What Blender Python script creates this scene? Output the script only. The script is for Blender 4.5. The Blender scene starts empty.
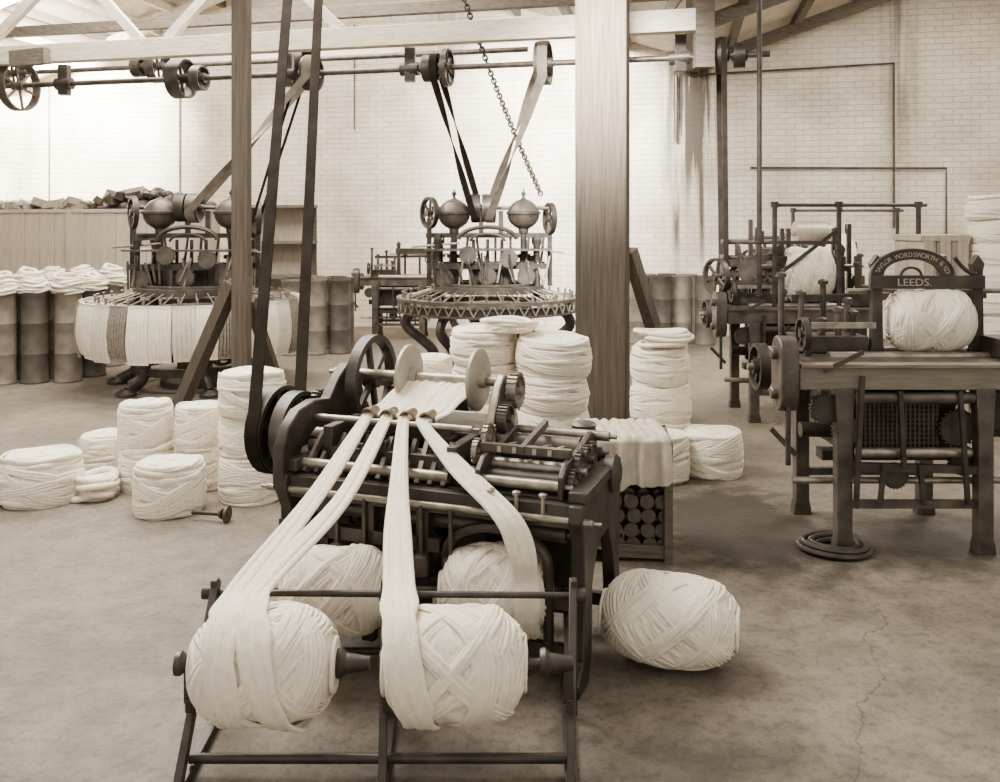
import bpy, math, random
from mathutils import Vector, Matrix, Euler
R = random.Random(7)
V = Vector
pi = math.pi
COL = bpy.context.scene.collection

# ------------------------------------------------------------------ materials
def new_mat(name):
    m = bpy.data.materials.new(name); m.use_nodes = True
    nt = m.node_tree; b = nt.nodes['Principled BSDF']
    return m, nt, b

def mat(name, c1, c2, rough=.7, metal=0., scale=8., bump=.2, stretch=(1,1,1), detail=6, dist=.02, spec=.5):
    m, nt, b = new_mat(name); N = nt.nodes; L = nt.links
    tc = N.new('ShaderNodeTexCoord'); mp = N.new('ShaderNodeMapping'); mp.inputs['Scale'].default_value = stretch
    no = N.new('ShaderNodeTexNoise'); no.inputs['Scale'].default_value = scale; no.inputs['Detail'].default_value = detail
    cr = N.new('ShaderNodeValToRGB'); cr.color_ramp.elements[0].position = .3; cr.color_ramp.elements[1].position = .7
    cr.color_ramp.elements[0].color = (*c1, 1); cr.color_ramp.elements[1].color = (*c2, 1)
    bp = N.new('ShaderNodeBump'); bp.inputs['Strength'].default_value = bump; bp.inputs['Distance'].default_value = dist
    L.new(tc.outputs['Object'], mp.inputs[0]); L.new(mp.outputs[0], no.inputs['Vector'])
    L.new(no.outputs['Fac'], cr.inputs[0]); L.new(cr.outputs[0], b.inputs['Base Color'])
    L.new(no.outputs['Fac'], bp.inputs['Height']); L.new(bp.outputs[0], b.inputs['Normal'])
    b.inputs['Roughness'].default_value = rough; b.inputs['Metallic'].default_value = metal
    b.inputs['Specular IOR Level'].default_value = spec
    return m

WOOL = mat('wool', (.70,.64,.54), (.82,.76,.65), 1., 0, 40, .4, (1,1,1), 12, .008, .1)
WOOL2 = mat('wool_grey', (.50,.45,.38), (.68,.62,.53), 1., 0, 60, .5, (1,1,1), 8, .008, .1)
WOOLD = mat('wool_dark', (.16,.14,.115), (.28,.245,.205), .95, 0, 40, .5, spec=.1)
IRON = mat('cast_iron', (.020,.016,.0125), (.060,.050,.041), .45, .3, 9, .25, spec=.45)
IRON2 = mat('machine_iron', (.040,.033,.027), (.115,.098,.082), .42, .4, 9, .25, spec=.5)
STEEL = mat('worn_steel', (.16,.14,.118), (.36,.32,.27), .36, .7, 16, .15)
PALEMETAL = mat('pale_disc_metal', (.28,.245,.20), (.42,.375,.32), .45, .4, 7, .15)
BRASS = mat('brass', (.08,.058,.038), (.18,.13,.09), .4, .6, 20, .1)
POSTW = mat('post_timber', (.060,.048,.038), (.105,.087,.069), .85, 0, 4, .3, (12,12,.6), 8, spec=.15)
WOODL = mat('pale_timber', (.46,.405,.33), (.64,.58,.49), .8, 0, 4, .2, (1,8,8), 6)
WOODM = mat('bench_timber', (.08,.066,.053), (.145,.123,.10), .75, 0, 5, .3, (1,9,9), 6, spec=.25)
TABLEM = mat('table_timber', (.13,.112,.09), (.21,.183,.15), .65, 0, 5, .2, (1,9,9), 6, spec=.3)
WOODP = mat('cupboard_timber', (.32,.275,.22), (.44,.385,.315), .8, 0, 4, .2, (9,9,1), 6)
BELT = mat('belt_leather', (.014,.011,.009), (.026,.021,.017), .95, 0, 10, .1, spec=.05)
BELTL = mat('belt_canvas', (.13,.113,.092), (.22,.19,.155), .9, 0, 10, .1, spec=.1)
CAN = mat('can_metal', (.12,.10,.082), (.22,.19,.158), .6, .2, 7, .15)
CAND = mat('can_metal_dark', (.05,.042,.035), (.10,.085,.07), .6, .2, 7, .15)
CLOTH = mat('cloth', (.36,.315,.26), (.52,.465,.395), .95, 0, 12, .4, spec=.1)
LETTER = mat('letter_paint', (.26,.23,.19), (.36,.32,.27), .6, 0, 20, .0)

def wall_mat():
    m, nt, b = new_mat('whitewashed_brick'); N = nt.nodes; L = nt.links
    tc = N.new('ShaderNodeTexCoord'); sp = N.new('ShaderNodeSeparateXYZ'); cb = N.new('ShaderNodeCombineXYZ')
    L.new(tc.outputs['Object'], sp.inputs[0])
    nw = N.new('ShaderNodeTexNoise'); nw.inputs['Scale'].default_value = 5; nw.inputs['Detail'].default_value = 4; L.new(tc.outputs['Object'], nw.inputs['Vector'])
    def math_(op, a, bb=None, clamp=False):
        n = N.new('ShaderNodeMath'); n.operation = op; n.use_clamp = clamp
        for i, q in enumerate((a, bb)):
            if q is None: continue
            if isinstance(q, (int, float)): n.inputs[i].default_value = q
            else: L.new(q, n.inputs[i])
        return n.outputs[0]
    wob = math_('MULTIPLY', math_('SUBTRACT', nw.outputs['Fac'], .5), .04)
    L.new(math_('ADD', sp.outputs['X'], wob), cb.inputs['X']); L.new(math_('ADD', sp.outputs['Z'], wob), cb.inputs['Y'])
    br = N.new('ShaderNodeTexBrick'); br.inputs['Scale'].default_value = 1.
    br.inputs['Brick Width'].default_value = .24; br.inputs['Row Height'].default_value = .085
    br.inputs['Mortar Size'].default_value = .008; br.inputs['Mortar Smooth'].default_value = .5
    br.inputs['Color1'].default_value = (.77,.71,.61,1); br.inputs['Color2'].default_value = (.84,.78,.68,1); br.inputs['Mortar'].default_value = (.60,.54,.455,1)
    L.new(cb.outputs[0], br.inputs['Vector'])
    n1 = N.new('ShaderNodeTexNoise'); n1.inputs['Scale'].default_value = .9; n1.inputs['Detail'].default_value = 10
    L.new(tc.outputs['Object'], n1.inputs['Vector'])
    r1 = N.new('ShaderNodeValToRGB'); r1.color_ramp.elements[0].position = .35; r1.color_ramp.elements[0].color = (.68,.66,.63,1)
    r1.color_ramp.elements[1].position = .60; r1.color_ramp.elements[1].color = (1,1,1,1); L.new(n1.outputs['Fac'], r1.inputs[0])
    mx = N.new('ShaderNodeMix'); mx.data_type = 'RGBA'; mx.blend_type = 'MULTIPLY'; mx.inputs[0].default_value = 1
    L.new(br.outputs['Color'], mx.inputs[6]); L.new(r1.outputs[0], mx.inputs[7])
    mp = N.new('ShaderNodeMapping'); mp.inputs['Scale'].default_value = (7, 1, .35); L.new(tc.outputs['Object'], mp.inputs[0])
    n2 = N.new('ShaderNodeTexNoise'); n2.inputs['Scale'].default_value = 1.6; n2.inputs['Detail'].default_value = 5; L.new(mp.outputs[0], n2.inputs['Vector'])
    r2 = N.new('ShaderNodeValToRGB'); r2.color_ramp.elements[0].position = .38; r2.color_ramp.elements[0].color = (0,0,0,1); r2.color_ramp.elements[1].position = .56; r2.color_ramp.elements[1].color=(1,1,1,1)
    L.new(n2.outputs['Fac'], r2.inputs[0])
    tot=None
    for x0,wd_,zlo,k in ((2.95,.55,1.6,1.3),(2.72,.07,.5,1.5),(3.10,.06,.8,1.5),(5.9,.35,2.2,.5),(-.9,.5,3.2,.4)):
        dx = math_('ABSOLUTE', math_('SUBTRACT', sp.outputs['X'], x0))
        near = math_('SUBTRACT', 1., math_('DIVIDE', dx, wd_), True)
        hz = math_('DIVIDE', math_('SUBTRACT', sp.outputs['Z'], zlo), 1.4, True)
        st = math_('MULTIPLY', math_('MULTIPLY', near, hz), math_('ADD',r2.outputs[0],.22)); st = math_('MULTIPLY', st, k*1.2, True)
        tot = st if tot is None else math_('MAXIMUM', tot, st)
    mx2 = N.new('ShaderNodeMix'); mx2.data_type = 'RGBA'; L.new(tot, mx2.inputs[0]); L.new(mx.outputs[2], mx2.inputs[6]); mx2.inputs[7].default_value = (.10,.083,.065,1)
    L.new(mx2.outputs[2], b.inputs['Base Color'])
    bp = N.new('ShaderNodeBump'); bp.inputs['Strength'].default_value = .6; bp.inputs['Distance'].default_value = .012; bp.invert = True
    L.new(br.outputs['Fac'], bp.inputs['Height']); L.new(bp.outputs[0], b.inputs['Normal'])
    b.inputs['Roughness'].default_value = .9
    return m

def floor_mat():
    m, nt, b = new_mat('stained_concrete'); N = nt.nodes; L = nt.links
    tc = N.new('ShaderNodeTexCoord'); P = tc.outputs['Object']
    def noise(sc, det, lo, hi, c0, c1, vec=None, dist=0):
        n = N.new('ShaderNodeTexNoise'); n.inputs['Scale'].default_value = sc; n.inputs['Detail'].default_value = det; n.inputs['Distortion'].default_value = dist
        L.new(vec or P, n.inputs['Vector'])
        r = N.new('ShaderNodeValToRGB'); r.color_ramp.elements[0].position = lo; r.color_ramp.elements[1].position = hi
        r.color_ramp.elements[0].color = (*c0, 1); r.color_ramp.elements[1].color = (*c1, 1); L.new(n.outputs['Fac'], r.inputs[0])
        return r.outputs[0], n.outputs['Fac']
    def mul(a, c, f=1.):
        x = N.new('ShaderNodeMix'); x.data_type = 'RGBA'; x.blend_type = 'MULTIPLY'; x.inputs[0].default_value = f
        L.new(a, x.inputs[6]); L.new(c, x.inputs[7]); return x.outputs[2]
    a, fa = noise(1.1, 10, .35, .65, (.135,.113,.089), (.20,.17,.136), dist=.3)
    c, fc = noise(7, 10, .35, .62, (.72,.72,.72), (1,1,1))
    d, fd = noise(90, 4, .34, .46, (.55,.55,.55), (1,1,1))
    e, fe = noise(28, 6, .36, .5, (.72,.72,.72), (1,1,1))
    g, fg = noise(60, 3, .66, .72, (1,1,1), (1.35,1.35,1.35))
    col = mul(mul(mul(mul(a, c), d, .7), e, .8), g, .7)
    sp = N.new('ShaderNodeSeparateXYZ'); L.new(P, sp.inputs[0])
    def M(op, *a, clamp=False):
        n = N.new('ShaderNodeMath'); n.operation = op; n.use_clamp = clamp
        for i, q in enumerate(a):
            if isinstance(q, (int, float)): n.inputs[i].default_value = q
            else: L.new(q, n.inputs[i])
        return n.outputs[0]
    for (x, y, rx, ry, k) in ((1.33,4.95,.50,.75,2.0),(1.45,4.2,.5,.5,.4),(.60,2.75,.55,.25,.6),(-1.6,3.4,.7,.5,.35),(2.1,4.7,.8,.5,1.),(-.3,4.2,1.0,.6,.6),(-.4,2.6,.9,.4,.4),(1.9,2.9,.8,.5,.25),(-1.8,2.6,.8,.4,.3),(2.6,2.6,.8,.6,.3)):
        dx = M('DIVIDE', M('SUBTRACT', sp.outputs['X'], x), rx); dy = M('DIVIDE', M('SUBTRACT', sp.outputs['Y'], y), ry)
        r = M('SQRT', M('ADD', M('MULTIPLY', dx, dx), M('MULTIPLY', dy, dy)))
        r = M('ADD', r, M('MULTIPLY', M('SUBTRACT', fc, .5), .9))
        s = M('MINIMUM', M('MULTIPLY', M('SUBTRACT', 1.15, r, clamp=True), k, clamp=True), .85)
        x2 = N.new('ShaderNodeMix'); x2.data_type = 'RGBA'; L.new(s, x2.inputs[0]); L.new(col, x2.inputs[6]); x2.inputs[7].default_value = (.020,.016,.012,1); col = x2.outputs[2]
    n3 = N.new('ShaderNodeTexNoise'); n3.inputs['Scale'].default_value = 3.5; n3.inputs['Detail'].default_value = 8; L.new(P, n3.inputs['Vector'])
    line = M('SUBTRACT', M('SUBTRACT', sp.outputs['X'], 1.126), M('MULTIPLY', M('SUBTRACT', sp.outputs['Y'], 2.83), .5))
    line = M('ABSOLUTE', M('ADD', line, M('MULTIPLY', M('SUBTRACT', n3.outputs['Fac'], .5), .35)))
    s = M('SUBTRACT', 1., M('DIVIDE', line, .005), clamp=True)
    s = M('MULTIPLY', s, M('GREATER_THAN', sp.outputs['Y'], 2.3)); s = M('MULTIPLY', s, M('LESS_THAN', sp.outputs['Y'], 3.9)); s = M('MULTIPLY', s, .75)
    x2 = N.new('ShaderNodeMix'); x2.data_type = 'RGBA'; L.new(s, x2.inputs[0]); L.new(col, x2.inputs[6]); x2.inputs[7].default_value = (.03,.024,.018,1)
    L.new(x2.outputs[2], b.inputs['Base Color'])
    bp = N.new('ShaderNodeBump'); bp.inputs['Strength'].default_value = .4; bp.inputs['Distance'].default_value = .015
    L.new(fe, bp.inputs['Height']); L.new(bp.outputs[0], b.inputs['Normal'])
    b.inputs['Roughness'].default_value = .6; b.inputs['Specular IOR Level'].default_value = .3
    return m

# ------------------------------------------------------------------ mesh builder
def basis(ax):
    a = V(ax).normalized()
    t = V((0,0,1)) if abs(a.z) < .9 else V((0,1,0))
    u = a.cross(t).normalized(); v = u.cross(a).normalized()
    return a, u, v

class MB:
    def __init__(s): s.v = []; s.f = []; s.T = None
    def add(s, vs, fs):
        n = len(s.v)
        s.v += [V(p) for p in vs]; s.f += [tuple(i+n for i in f) for f in fs]; return s
    def box(s, c, sz, rot=(0,0,0)):
        m = Euler(rot).to_matrix(); c = V(c)
        vs = [c + m @ V((x*sz[0]/2, y*sz[1]/2, z*sz[2]/2)) for x in (-1,1) for y in (-1,1) for z in (-1,1)]
        return s.add(vs, [(0,1,3,2),(4,6,7,5),(0,4,5,1),(2,3,7,6),(0,2,6,4),(1,5,7,3)])
    def bx(s, x0,x1,y0,y1,z0,z1): return s.box(((x0+x1)/2,(y0+y1)/2,(z0+z1)/2),(x1-x0,y1-y0,z1-z0))
    def bar(s, a, b, w, h, up=(0,0,1)):
        a = V(a); b = V(b); d = (b-a).normalized(); up = V(up)
        if abs(d.dot(up)) > .98: up = V((0,1,0))
        x = d.cross(up).normalized(); y = x.cross(d).normalized()
        vs = [p + x*i*w/2 + y*j*h/2 for p in (a,b) for i,j in ((-1,-1),(1,-1),(1,1),(-1,1))]
        return s.add(vs, [(3,2,1,0),(4,5,6,7),(0,1,5,4),(1,2,6,5),(2,3,7,6),(3,0,4,7)])
    def cyl(s, a, b, r, r2=None, n=18):
        a = V(a); b = V(b); r2 = r if r2 is None else r2
        return s.lathe(a, b-a, [(0,r),((b-a).length,r2)], n)
    def lathe(s, o, ax, prof, n=28, closed=False):
        o = V(o); a,u,v = basis(ax); vs = []; fs = []
        for t,r in prof:
            for k in range(n):
                an = 2*pi*k/n; vs.append(o + a*t + (u*math.cos(an)+v*math.sin(an))*r)
        m = len(prof)
        for i in range(m if closed else m-1):
            j = (i+1) % m
            for k in range(n):
                k2 = (k+1) % n; fs.append((i*n+k, i*n+k2, j*n+k2, j*n+k))
        if not closed:
            fs.append(tuple(range(n-1,-1,-1))); fs.append(tuple((m-1)*n+k for k in range(n)))
        return s.add(vs, fs)
    def ring(s, o, ax, Rr, w, th, n=32):
        return s.lathe(o, ax, [(-w/2,Rr-th),(-w/2,Rr),(w/2,Rr),(w/2,Rr-th)], n, True)
    def wheel(s, o, ax, Rr, w, th, k=6, hub=.03, sr=.01, n=32, curved=False):
        s.ring(o, ax, Rr, w, th, n); a,u,v = basis(ax); o = V(o)
        s.cyl(o-a*w*.7, o+a*w*.7, hub, n=14)
        for i in range(k):
            an = 2*pi*i/k + .3; d = u*math.cos(an)+v*math.sin(an)
            s.bar(o+d*hub*.6, o+d*(Rr-th*.6), sr*2, sr*1.6, up=a)
        return s
    def gear(s, o, ax, Rr, w, t=20):
        a,u,v = basis(ax); o = V(o)
        s.lathe(o-a*w/2, ax, [(0,Rr*.25),(0,Rr),(w,Rr),(w,Rr*.85),(w*.7,Rr*.8),(w*.7,Rr*.3),(w*1.3,Rr*.28),(w*1.3,.001)], 28)
        for i in range(t):
            an = 2*pi*i/t; d = u*math.cos(an)+v*math.sin(an)
            s.bar(o+d*Rr*.95, o+d*Rr*1.1, w, Rr*2.6/t, up=a.cross(d))
        return s
    def tube(s, pts, a, b=None, n=8, closed=False, nrm=None):
        b = a if b is None else b; pts = [V(p) for p in pts]; m = len(pts); vs = []; fs = []
        prev = None
        for i,p in enumerate(pts):
            if closed: t = pts[(i+1)%m]-pts[(i-1)%m]
            else: t = pts[min(i+1,m-1)]-pts[max(i-1,0)]
            t.normalize()
            if nrm: N_ = V(nrm[i])
            else:
                N_ = prev if prev is not None else (V((0,0,1)) if abs(t.z)<.9 else V((0,1,0)))
            N_ = (N_ - t*N_.dot(t))
            if N_.length < 1e-6: N_ = V((1,0,0))
            N_.normalize(); prev = N_; B = t.cross(N_)
            for k in range(n):
                an = 2*pi*k/n; aa = a[i] if isinstance(a,list) else a; bb = b[i] if isinstance(b,list) else b
                vs.append(p + B*math.cos(an)*aa + N_*math.sin(an)*bb)
        for i in range(m if closed else m-1):
            j = (i+1)%m
            for k in range(n):
                k2=(k+1)%n; fs.append((i*n+k,i*n+k2,j*n+k2,j*n+k))
        if not closed:
            fs.append(tuple(range(n-1,-1,-1))); fs.append(tuple((m-1)*n+k for k in range(n)))
        return s.add(vs, fs)
    def strip(s, pts, ax, w, th, closed=False):
        pts=[V(p) for p in pts]; a=V(ax).normalized(); m=len(pts); vs=[]; fs=[]
        for i,p in enumerate(pts):
            t=(pts[(i+1)%m]-pts[(i-1)%m]) if closed else (pts[min(i+1,m-1)]-pts[max(i-1,0)])
            t.normalize(); nn=a.cross(t).normalized()
            for x,y in ((-1,-1),(1,-1),(1,1),(-1,1)): vs.append(p+a*x*w/2+nn*y*th/2)
        for i in range(m if closed else m-1):
            j=(i+1)%m
            for k in range(4):
                k2=(k+1)%4; fs.append((i*4+k,i*4+k2,j*4+k2,j*4+k))
        if not closed: fs += [(3,2,1,0), tuple((m-1)*4+k for k in range(4))]
        return s.add(vs,fs)
    def prism(s, poly, o, u, v, d):
        o=V(o); u=V(u); v=V(v); d=V(d); n=len(poly)
        vs=[o+u*x+v*y for x,y in poly]+[o+u*x+v*y+d for x,y in poly]
        return s.add(vs,[tuple(range(n-1,-1,-1)),tuple(range(n,2*n))]+[(i,(i+1)%n,n+(i+1)%n,n+i) for i in range(n)])

def make_mesh(name, mb, mt, origin, smooth=35):
    me = bpy.data.meshes.new(name)
    me.from_pydata([tuple(p-origin) for p in mb.v], [], mb.f); me.update()
    import bmesh
    bm = bmesh.new(); bm.from_mesh(me); bmesh.ops.recalc_face_normals(bm, faces=bm.faces); bm.to_mesh(me); bm.free()
    me.materials.append(mt)
    me.polygons.foreach_set('use_smooth', [True]*len(me.polygons))
    me.set_sharp_from_angle(angle=math.radians(smooth)); me.update()
    return me

def single(name, mb, mt, label, cat, group=None, origin=None, smooth=35, kind=None, bevel=0):
    xs=[p.x for p in mb.v]; ys=[p.y for p in mb.v]; zs=[p.z for p in mb.v]
    if origin is None: origin = V(((min(xs)+max(xs))/2,(min(ys)+max(ys))/2,min(zs)))
    origin=V(origin)
    o = bpy.data.objects.new(name, make_mesh(name, mb, mt, origin, smooth)); COL.objects.link(o); o.location = origin
    if kind: o['kind']=kind
    if label: o['label']=label; o['category']=cat
    if group: o['group']=group
    if bevel:
        b=o.modifiers.new('bevel','BEVEL'); b.width=bevel; b.segments=2; b.limit_method='ANGLE'
    return o

class Thing:
    def __init__(s, name, base, label, cat, group=None, M=None):
        s.e = bpy.data.objects.new(name, None); s.e.empty_display_size=.1; COL.objects.link(s.e)
        s.base=V(base); s.e['label']=label; s.e['category']=cat; s.e.location=s.base
        if group: s.e['group']=group
        s.parts=[]
    def part(s, name, mb, mt, label=None, parent=None, smooth=35, bevel=0):
        c=V((0,0,0))
        for p in mb.v: c+=p
        c/=len(mb.v)
        o=bpy.data.objects.new(name, make_mesh(name, mb, mt, c, smooth)); COL.objects.link(o)
        o.parent=s.e; o.location=c
        if label: o['label']=label
        if bevel:
            b=o.modifiers.new('bevel','BEVEL'); b.width=bevel; b.segments=2; b.limit_method='ANGLE'
        s.parts.append(o); return o
    def done(s, rotz=0, scale=1):
        s.e.rotation_euler=(0,0,rotz); s.e.scale=(scale,)*3
        return s

def copy_single(src, loc, rot=None, scale=None, label=None, group=None, name=None):
    o=src.copy(); COL.objects.link(o); o.location=loc
    if rot is not None: o.rotation_euler=rot
    if scale is not None: o.scale=scale
    if label: o['label']=label
    if group: o['group']=group
    return o

# ------------------------------------------------------------------ room shell
K=.2; Y0=14.16; TH=-math.atan(K)
WALLM=wall_mat()
mb=MB().box((0,.15,3.5),(24,.3,7.0)); w=single('wall_back',mb,WALLM,None,None,origin=(0,0,0),kind='structure'); w.location=(0,Y0,0); w.rotation_euler=(0,0,TH)
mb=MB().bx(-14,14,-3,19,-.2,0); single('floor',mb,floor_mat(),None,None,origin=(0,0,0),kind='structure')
wdir=V((math.cos(TH),math.sin(TH),0)); ndir=V((-math.sin(TH),math.cos(TH),0))
def W(x,y,z):
    return V((0,Y0,0))+wdir*x+ndir*y+V((0,0,z))
mb=MB().box((0,0,2.1),(.3,14,4.2)); w=single('wall_left',mb,WALLM,None,None,origin=(0,0,0),kind='structure'); w.location=W(-8.75,-7,0); w.rotation_euler=(0,0,TH)
mb=MB().box((0,0,3.2),(.3,9,6.4)); w=single('wall_right',mb,WALLM,None,None,origin=(0,0,0),kind='structure'); w.location=W(8.6,-4.5,0); w.rotation_euler=(0,0,TH)
ROOF=mat('roof_boards',(.50,.44,.36),(.68,.61,.51),.85,0,3,.2,(10,1,1),5)
def roofpanel(name,x0,z0,x1,z1):
    mb=MB(); mb.add([W(x0,-7.5,z0),W(x1,-7.5,z1),W(x1,0.2,z1),W(x0,0.2,z0),W(x0,-7.5,z0+.08),W(x1,-7.5,z1+.08),W(x1,.2,z1+.08),W(x0,.2,z0+.08)],
      [(0,1,2,3),(7,6,5,4),(0,4,5,1),(1,5,6,2),(2,6,7,3),(3,7,4,0)])
    return single(name,mb,ROOF,None,None,origin=(0,0,0),kind='structure')
roofpanel('ceiling',-8.6,4.1,-2.7,6.1); roofpanel('ceiling.001',2.95,4.14,-2.7,6.1); roofpanel('ceiling.002',2.95,4.14,8.5,6.0)
for i in range(10):
    x=-8.3+i*.6; z=4.1+(x+8.6)/5.9*2.0-.08
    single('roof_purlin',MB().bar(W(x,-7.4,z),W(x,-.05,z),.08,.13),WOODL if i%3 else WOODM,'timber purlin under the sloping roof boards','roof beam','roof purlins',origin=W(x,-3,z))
for x in (3.5,4.4,5.3):
    z=4.14+(x-2.95)/5.55*1.86-.08
    single('roof_purlin',MB().bar(W(x,-7.4,z),W(x,-.05,z),.09,.14),WOODM,'timber purlin under the sloping roof boards','roof beam','roof purlins',origin=W(x,-3,z))
for x in (2.0,1.2,.3):
    z=4.14+(2.95-x)/5.65*1.96-.08
    single('roof_purlin',MB().bar(W(x,-7.4,z),W(x,-.05,z),.09,.14),WOODM,'timber purlin under the sloping roof boards','roof beam','roof purlins',origin=W(x,-3,z))
for yy in (-.6,-3.2):
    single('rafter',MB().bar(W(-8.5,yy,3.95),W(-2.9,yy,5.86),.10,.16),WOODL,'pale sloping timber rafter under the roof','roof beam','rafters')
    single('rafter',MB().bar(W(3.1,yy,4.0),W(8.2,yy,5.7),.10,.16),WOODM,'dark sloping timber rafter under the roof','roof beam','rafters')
single('valley_gutter',MB().bar(W(2.95,-7.4,4.02),W(2.95,-.05,4.02),.22,.16),WOODM,'boxed timber valley gutter between two roof slopes','gutter',origin=W(2.95,-3,4.02))

KB=.24
def row(x,Y,z): return V((x, Y-KB*x, z))
mb=MB().bx(-.195,.195,-.17,.17,0,4.1)
main=single('timber_post',mb,POSTW,'massive square dark-grained timber post supporting the roof','post',origin=(0,0,0),bevel=.012); main.location=(.80,7.0,0); main.rotation_euler=(0,0,-.22)
single('post_brace',MB().bar((1.55,7.75,0.02),(1.03,7.16,1.45),.10,.10),POSTW,'diagonal timber brace leaning against the thick post','brace',bevel=.005)
mb=MB().bx(-.07,.07,-.07,.07,0,4.0)
p2=single('timber_post',mb,POSTW,'slender square timber post with diagonal foot braces','post',origin=(0,0,0),bevel=.006); p2.location=(-2.24,7.8,0)
single('post_brace',MB().bar((-2.86,8.05,.03),(-2.32,7.82,1.15),.13,.10),POSTW,'diagonal timber foot brace of the slender post','brace',bevel=.005)
single('post_brace',MB().bar((-2.12,8.7,.03),(-2.2,7.9,1.0),.10,.08),POSTW,'diagonal timber foot brace of the slender post','brace',bevel=.005)
single('tie_beam',MB().bar(row(-8.0,8.15,3.41),row(1.72,8.15,3.41),.12,.19),WOODL,'long pale timber tie beam crossing the shed','beam',bevel=.006)
single('tie_beam',MB().bar(row(-7.5,9.8,4.06),row(1.9,9.8,4.06),.1,.12),WOODM,'upper timber collar beam of the roof truss','beam')
single('tie_beam',MB().bar(row(-8.0,11.2,3.9),row(-1.2,11.2,3.9),.1,.14),WOODL,'pale timber tie beam of a farther truss','beam')
single('beam_hanger',MB().bar(row(1.75,8.15,3.0),row(1.75,8.15,3.95),.16,.12).bar(row(1.45,8.15,3.5),row(1.75,8.15,3.9),.08,.08),WOODM,'dark timber hanger holding the end of the tie beam','beam')
for xa,xb in ((-3.3,-2.4),(-1.5,-2.4),(-5.4,-4.4),(-3.6,-4.4),(-6.6,-5.6)):
    single('roof_strut',MB().bar(row(xa,8.15,3.5),row(xb,8.15,4.35),.07,.09),WOODL,'slanting pale timber strut above the tie beam','beam','truss struts')
single('hanger_board',MB().bar(row(-4.95,7.95,3.33),row(-4.55,7.95,3.35),.10,.16),WOODM,'short timber hanger board below the tie beam','board')

# line shaft
SY=8.4; SZ=3.14
axs=V((1,-KB,0)).normalized()
line=Thing('line_shaft',row(-1,SY,SZ),'long overhead steel line shaft with hangers and pulleys','line shaft')
B=line.base
line.part('shaft',MB().cyl(row(-6.6,SY,SZ)-B,row(2.35,SY,SZ)-B,.028,n=12),IRON2)
def px_row(x): return row(x,SY,SZ)-B
for x,r,w_,mt in ((-3.25,.20,.15,IRON),(-3.05,.13,.1,IRON2),(-1.85,.17,.12,IRON),(-.66,.13,.12,IRON),(-.50,.18,.05,IRON2),(.40,.20,.12,IRON2),(1.95,.16,.1,IRON),(2.1,.11,.1,IRON)):
    line.part('pulley',MB().wheel(px_row(x),axs,r,w_,.02,6,.05,.014),mt)
line.part('pulley',MB().wheel(px_row(-5.15),axs,.27,.10,.018,6,.05,.012),IRON2,'large open spoked pulley')
for x in (-4.6,-2.1,-.86,1.6):
    c=px_row(x)
    line.part('hanger',MB().bx(c.x-.05,c.x+.05,c.y-.05,c.y+.05,c.z-.12,c.z+.20).cyl(c-axs*.09,c+axs*.09,.065,n=16),IRON)
cs=Thing('countershaft',row(-4.0,9.8,3.55),'second overhead shaft with belt pulleys','countershaft'); B2=cs.base
cs.part('shaft',MB().cyl(row(-7.4,9.8,3.55)-B2,row(.3,9.8,3.55)-B2,.03,n=12),IRON2)
for x,r_,w_ in ((-2.3,.18,.2),(-4.1,.20,.12),(-4.35,.12,.12),(-6.1,.17,.12)): cs.part('pulley',MB().wheel(row(x,9.8,3.55)-B2,axs,r_,w_,.02,6,.05,.014),IRON)
cs.done()

def belt(c1,r1,c2,r2,ax,w,label,mt=BELT,cross=False):
    c1=V(c1);c2=V(c2);a=V(ax).normalized(); d=(c1-c2); d=(d-a*d.dot(a)).normalized(); n=a.cross(d).normalized(); pts=[]
    for i in range(13):
        f=pi*i/12; pts.append(c1+n*math.cos(f)*r1+d*math.sin(f)*r1)
    s_=-1 if cross else 1
    for i in range(13):
        f=pi*i/12; pts.append(c2-n*s_*math.cos(f)*r2-d*math.sin(f)*r2)
    return single('drive_belt',MB().strip(pts,a,w,.006,True),mt,label,'belt',origin=(c1+c2)/2)
def twist_belt(c1,r1,c2,r2,ax,w,label,mt):
    c1=V(c1);c2=V(c2);a=V(ax).normalized(); d=(c1-c2); d=(d-a*d.dot(a)).normalized(); n=a.cross(d).normalized()
    P=[];Wd=[]
    for i in range(13): f=pi*i/12; P.append(c1+n*math.cos(f)*r1+d*math.sin(f)*r1); Wd.append(a)
    A=c1-n*r1; Bq=c2-n*r2; m=24
    for i in range(1,m):
        q=i/m; P.append(A.lerp(Bq,q)); t=(Bq-A).normalized(); Wd.append(Matrix.Rotation(pi*(3*q*q-2*q**3),3,t)@a)
    for i in range(13): f=pi*i/12; P.append(c2-n*math.cos(f)*r2-d*math.sin(f)*r2); Wd.append(-a)
    A=c2+n*r2; Bq=c1+n*r1
    for i in range(1,m):
        q=i/m; P.append(A.lerp(Bq,q)); t=(Bq-A).normalized(); Wd.append(Matrix.Rotation(pi*(3*q*q-2*q**3),3,t)@(-a))
    mb=MB(); N_=len(P); vs=[];fs=[]
    for i in range(N_):
        t=(P[(i+1)%N_]-P[i-1]).normalized(); nn=Wd[i].cross(t).normalized()
        for x,y in ((-1,-1),(1,-1),(1,1),(-1,1)): vs.append(P[i]+Wd[i]*x*w/2+nn*y*.003)
    for i in range(N_):
        j=(i+1)%N_
        for k in range(4): k2=(k+1)%4; fs.append((i*4+k,i*4+k2,j*4+k2,j*4+k))
    mb.add(vs,fs); return single('drive_belt',mb,mt,label,'belt',origin=(c1+c2)/2)

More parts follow.
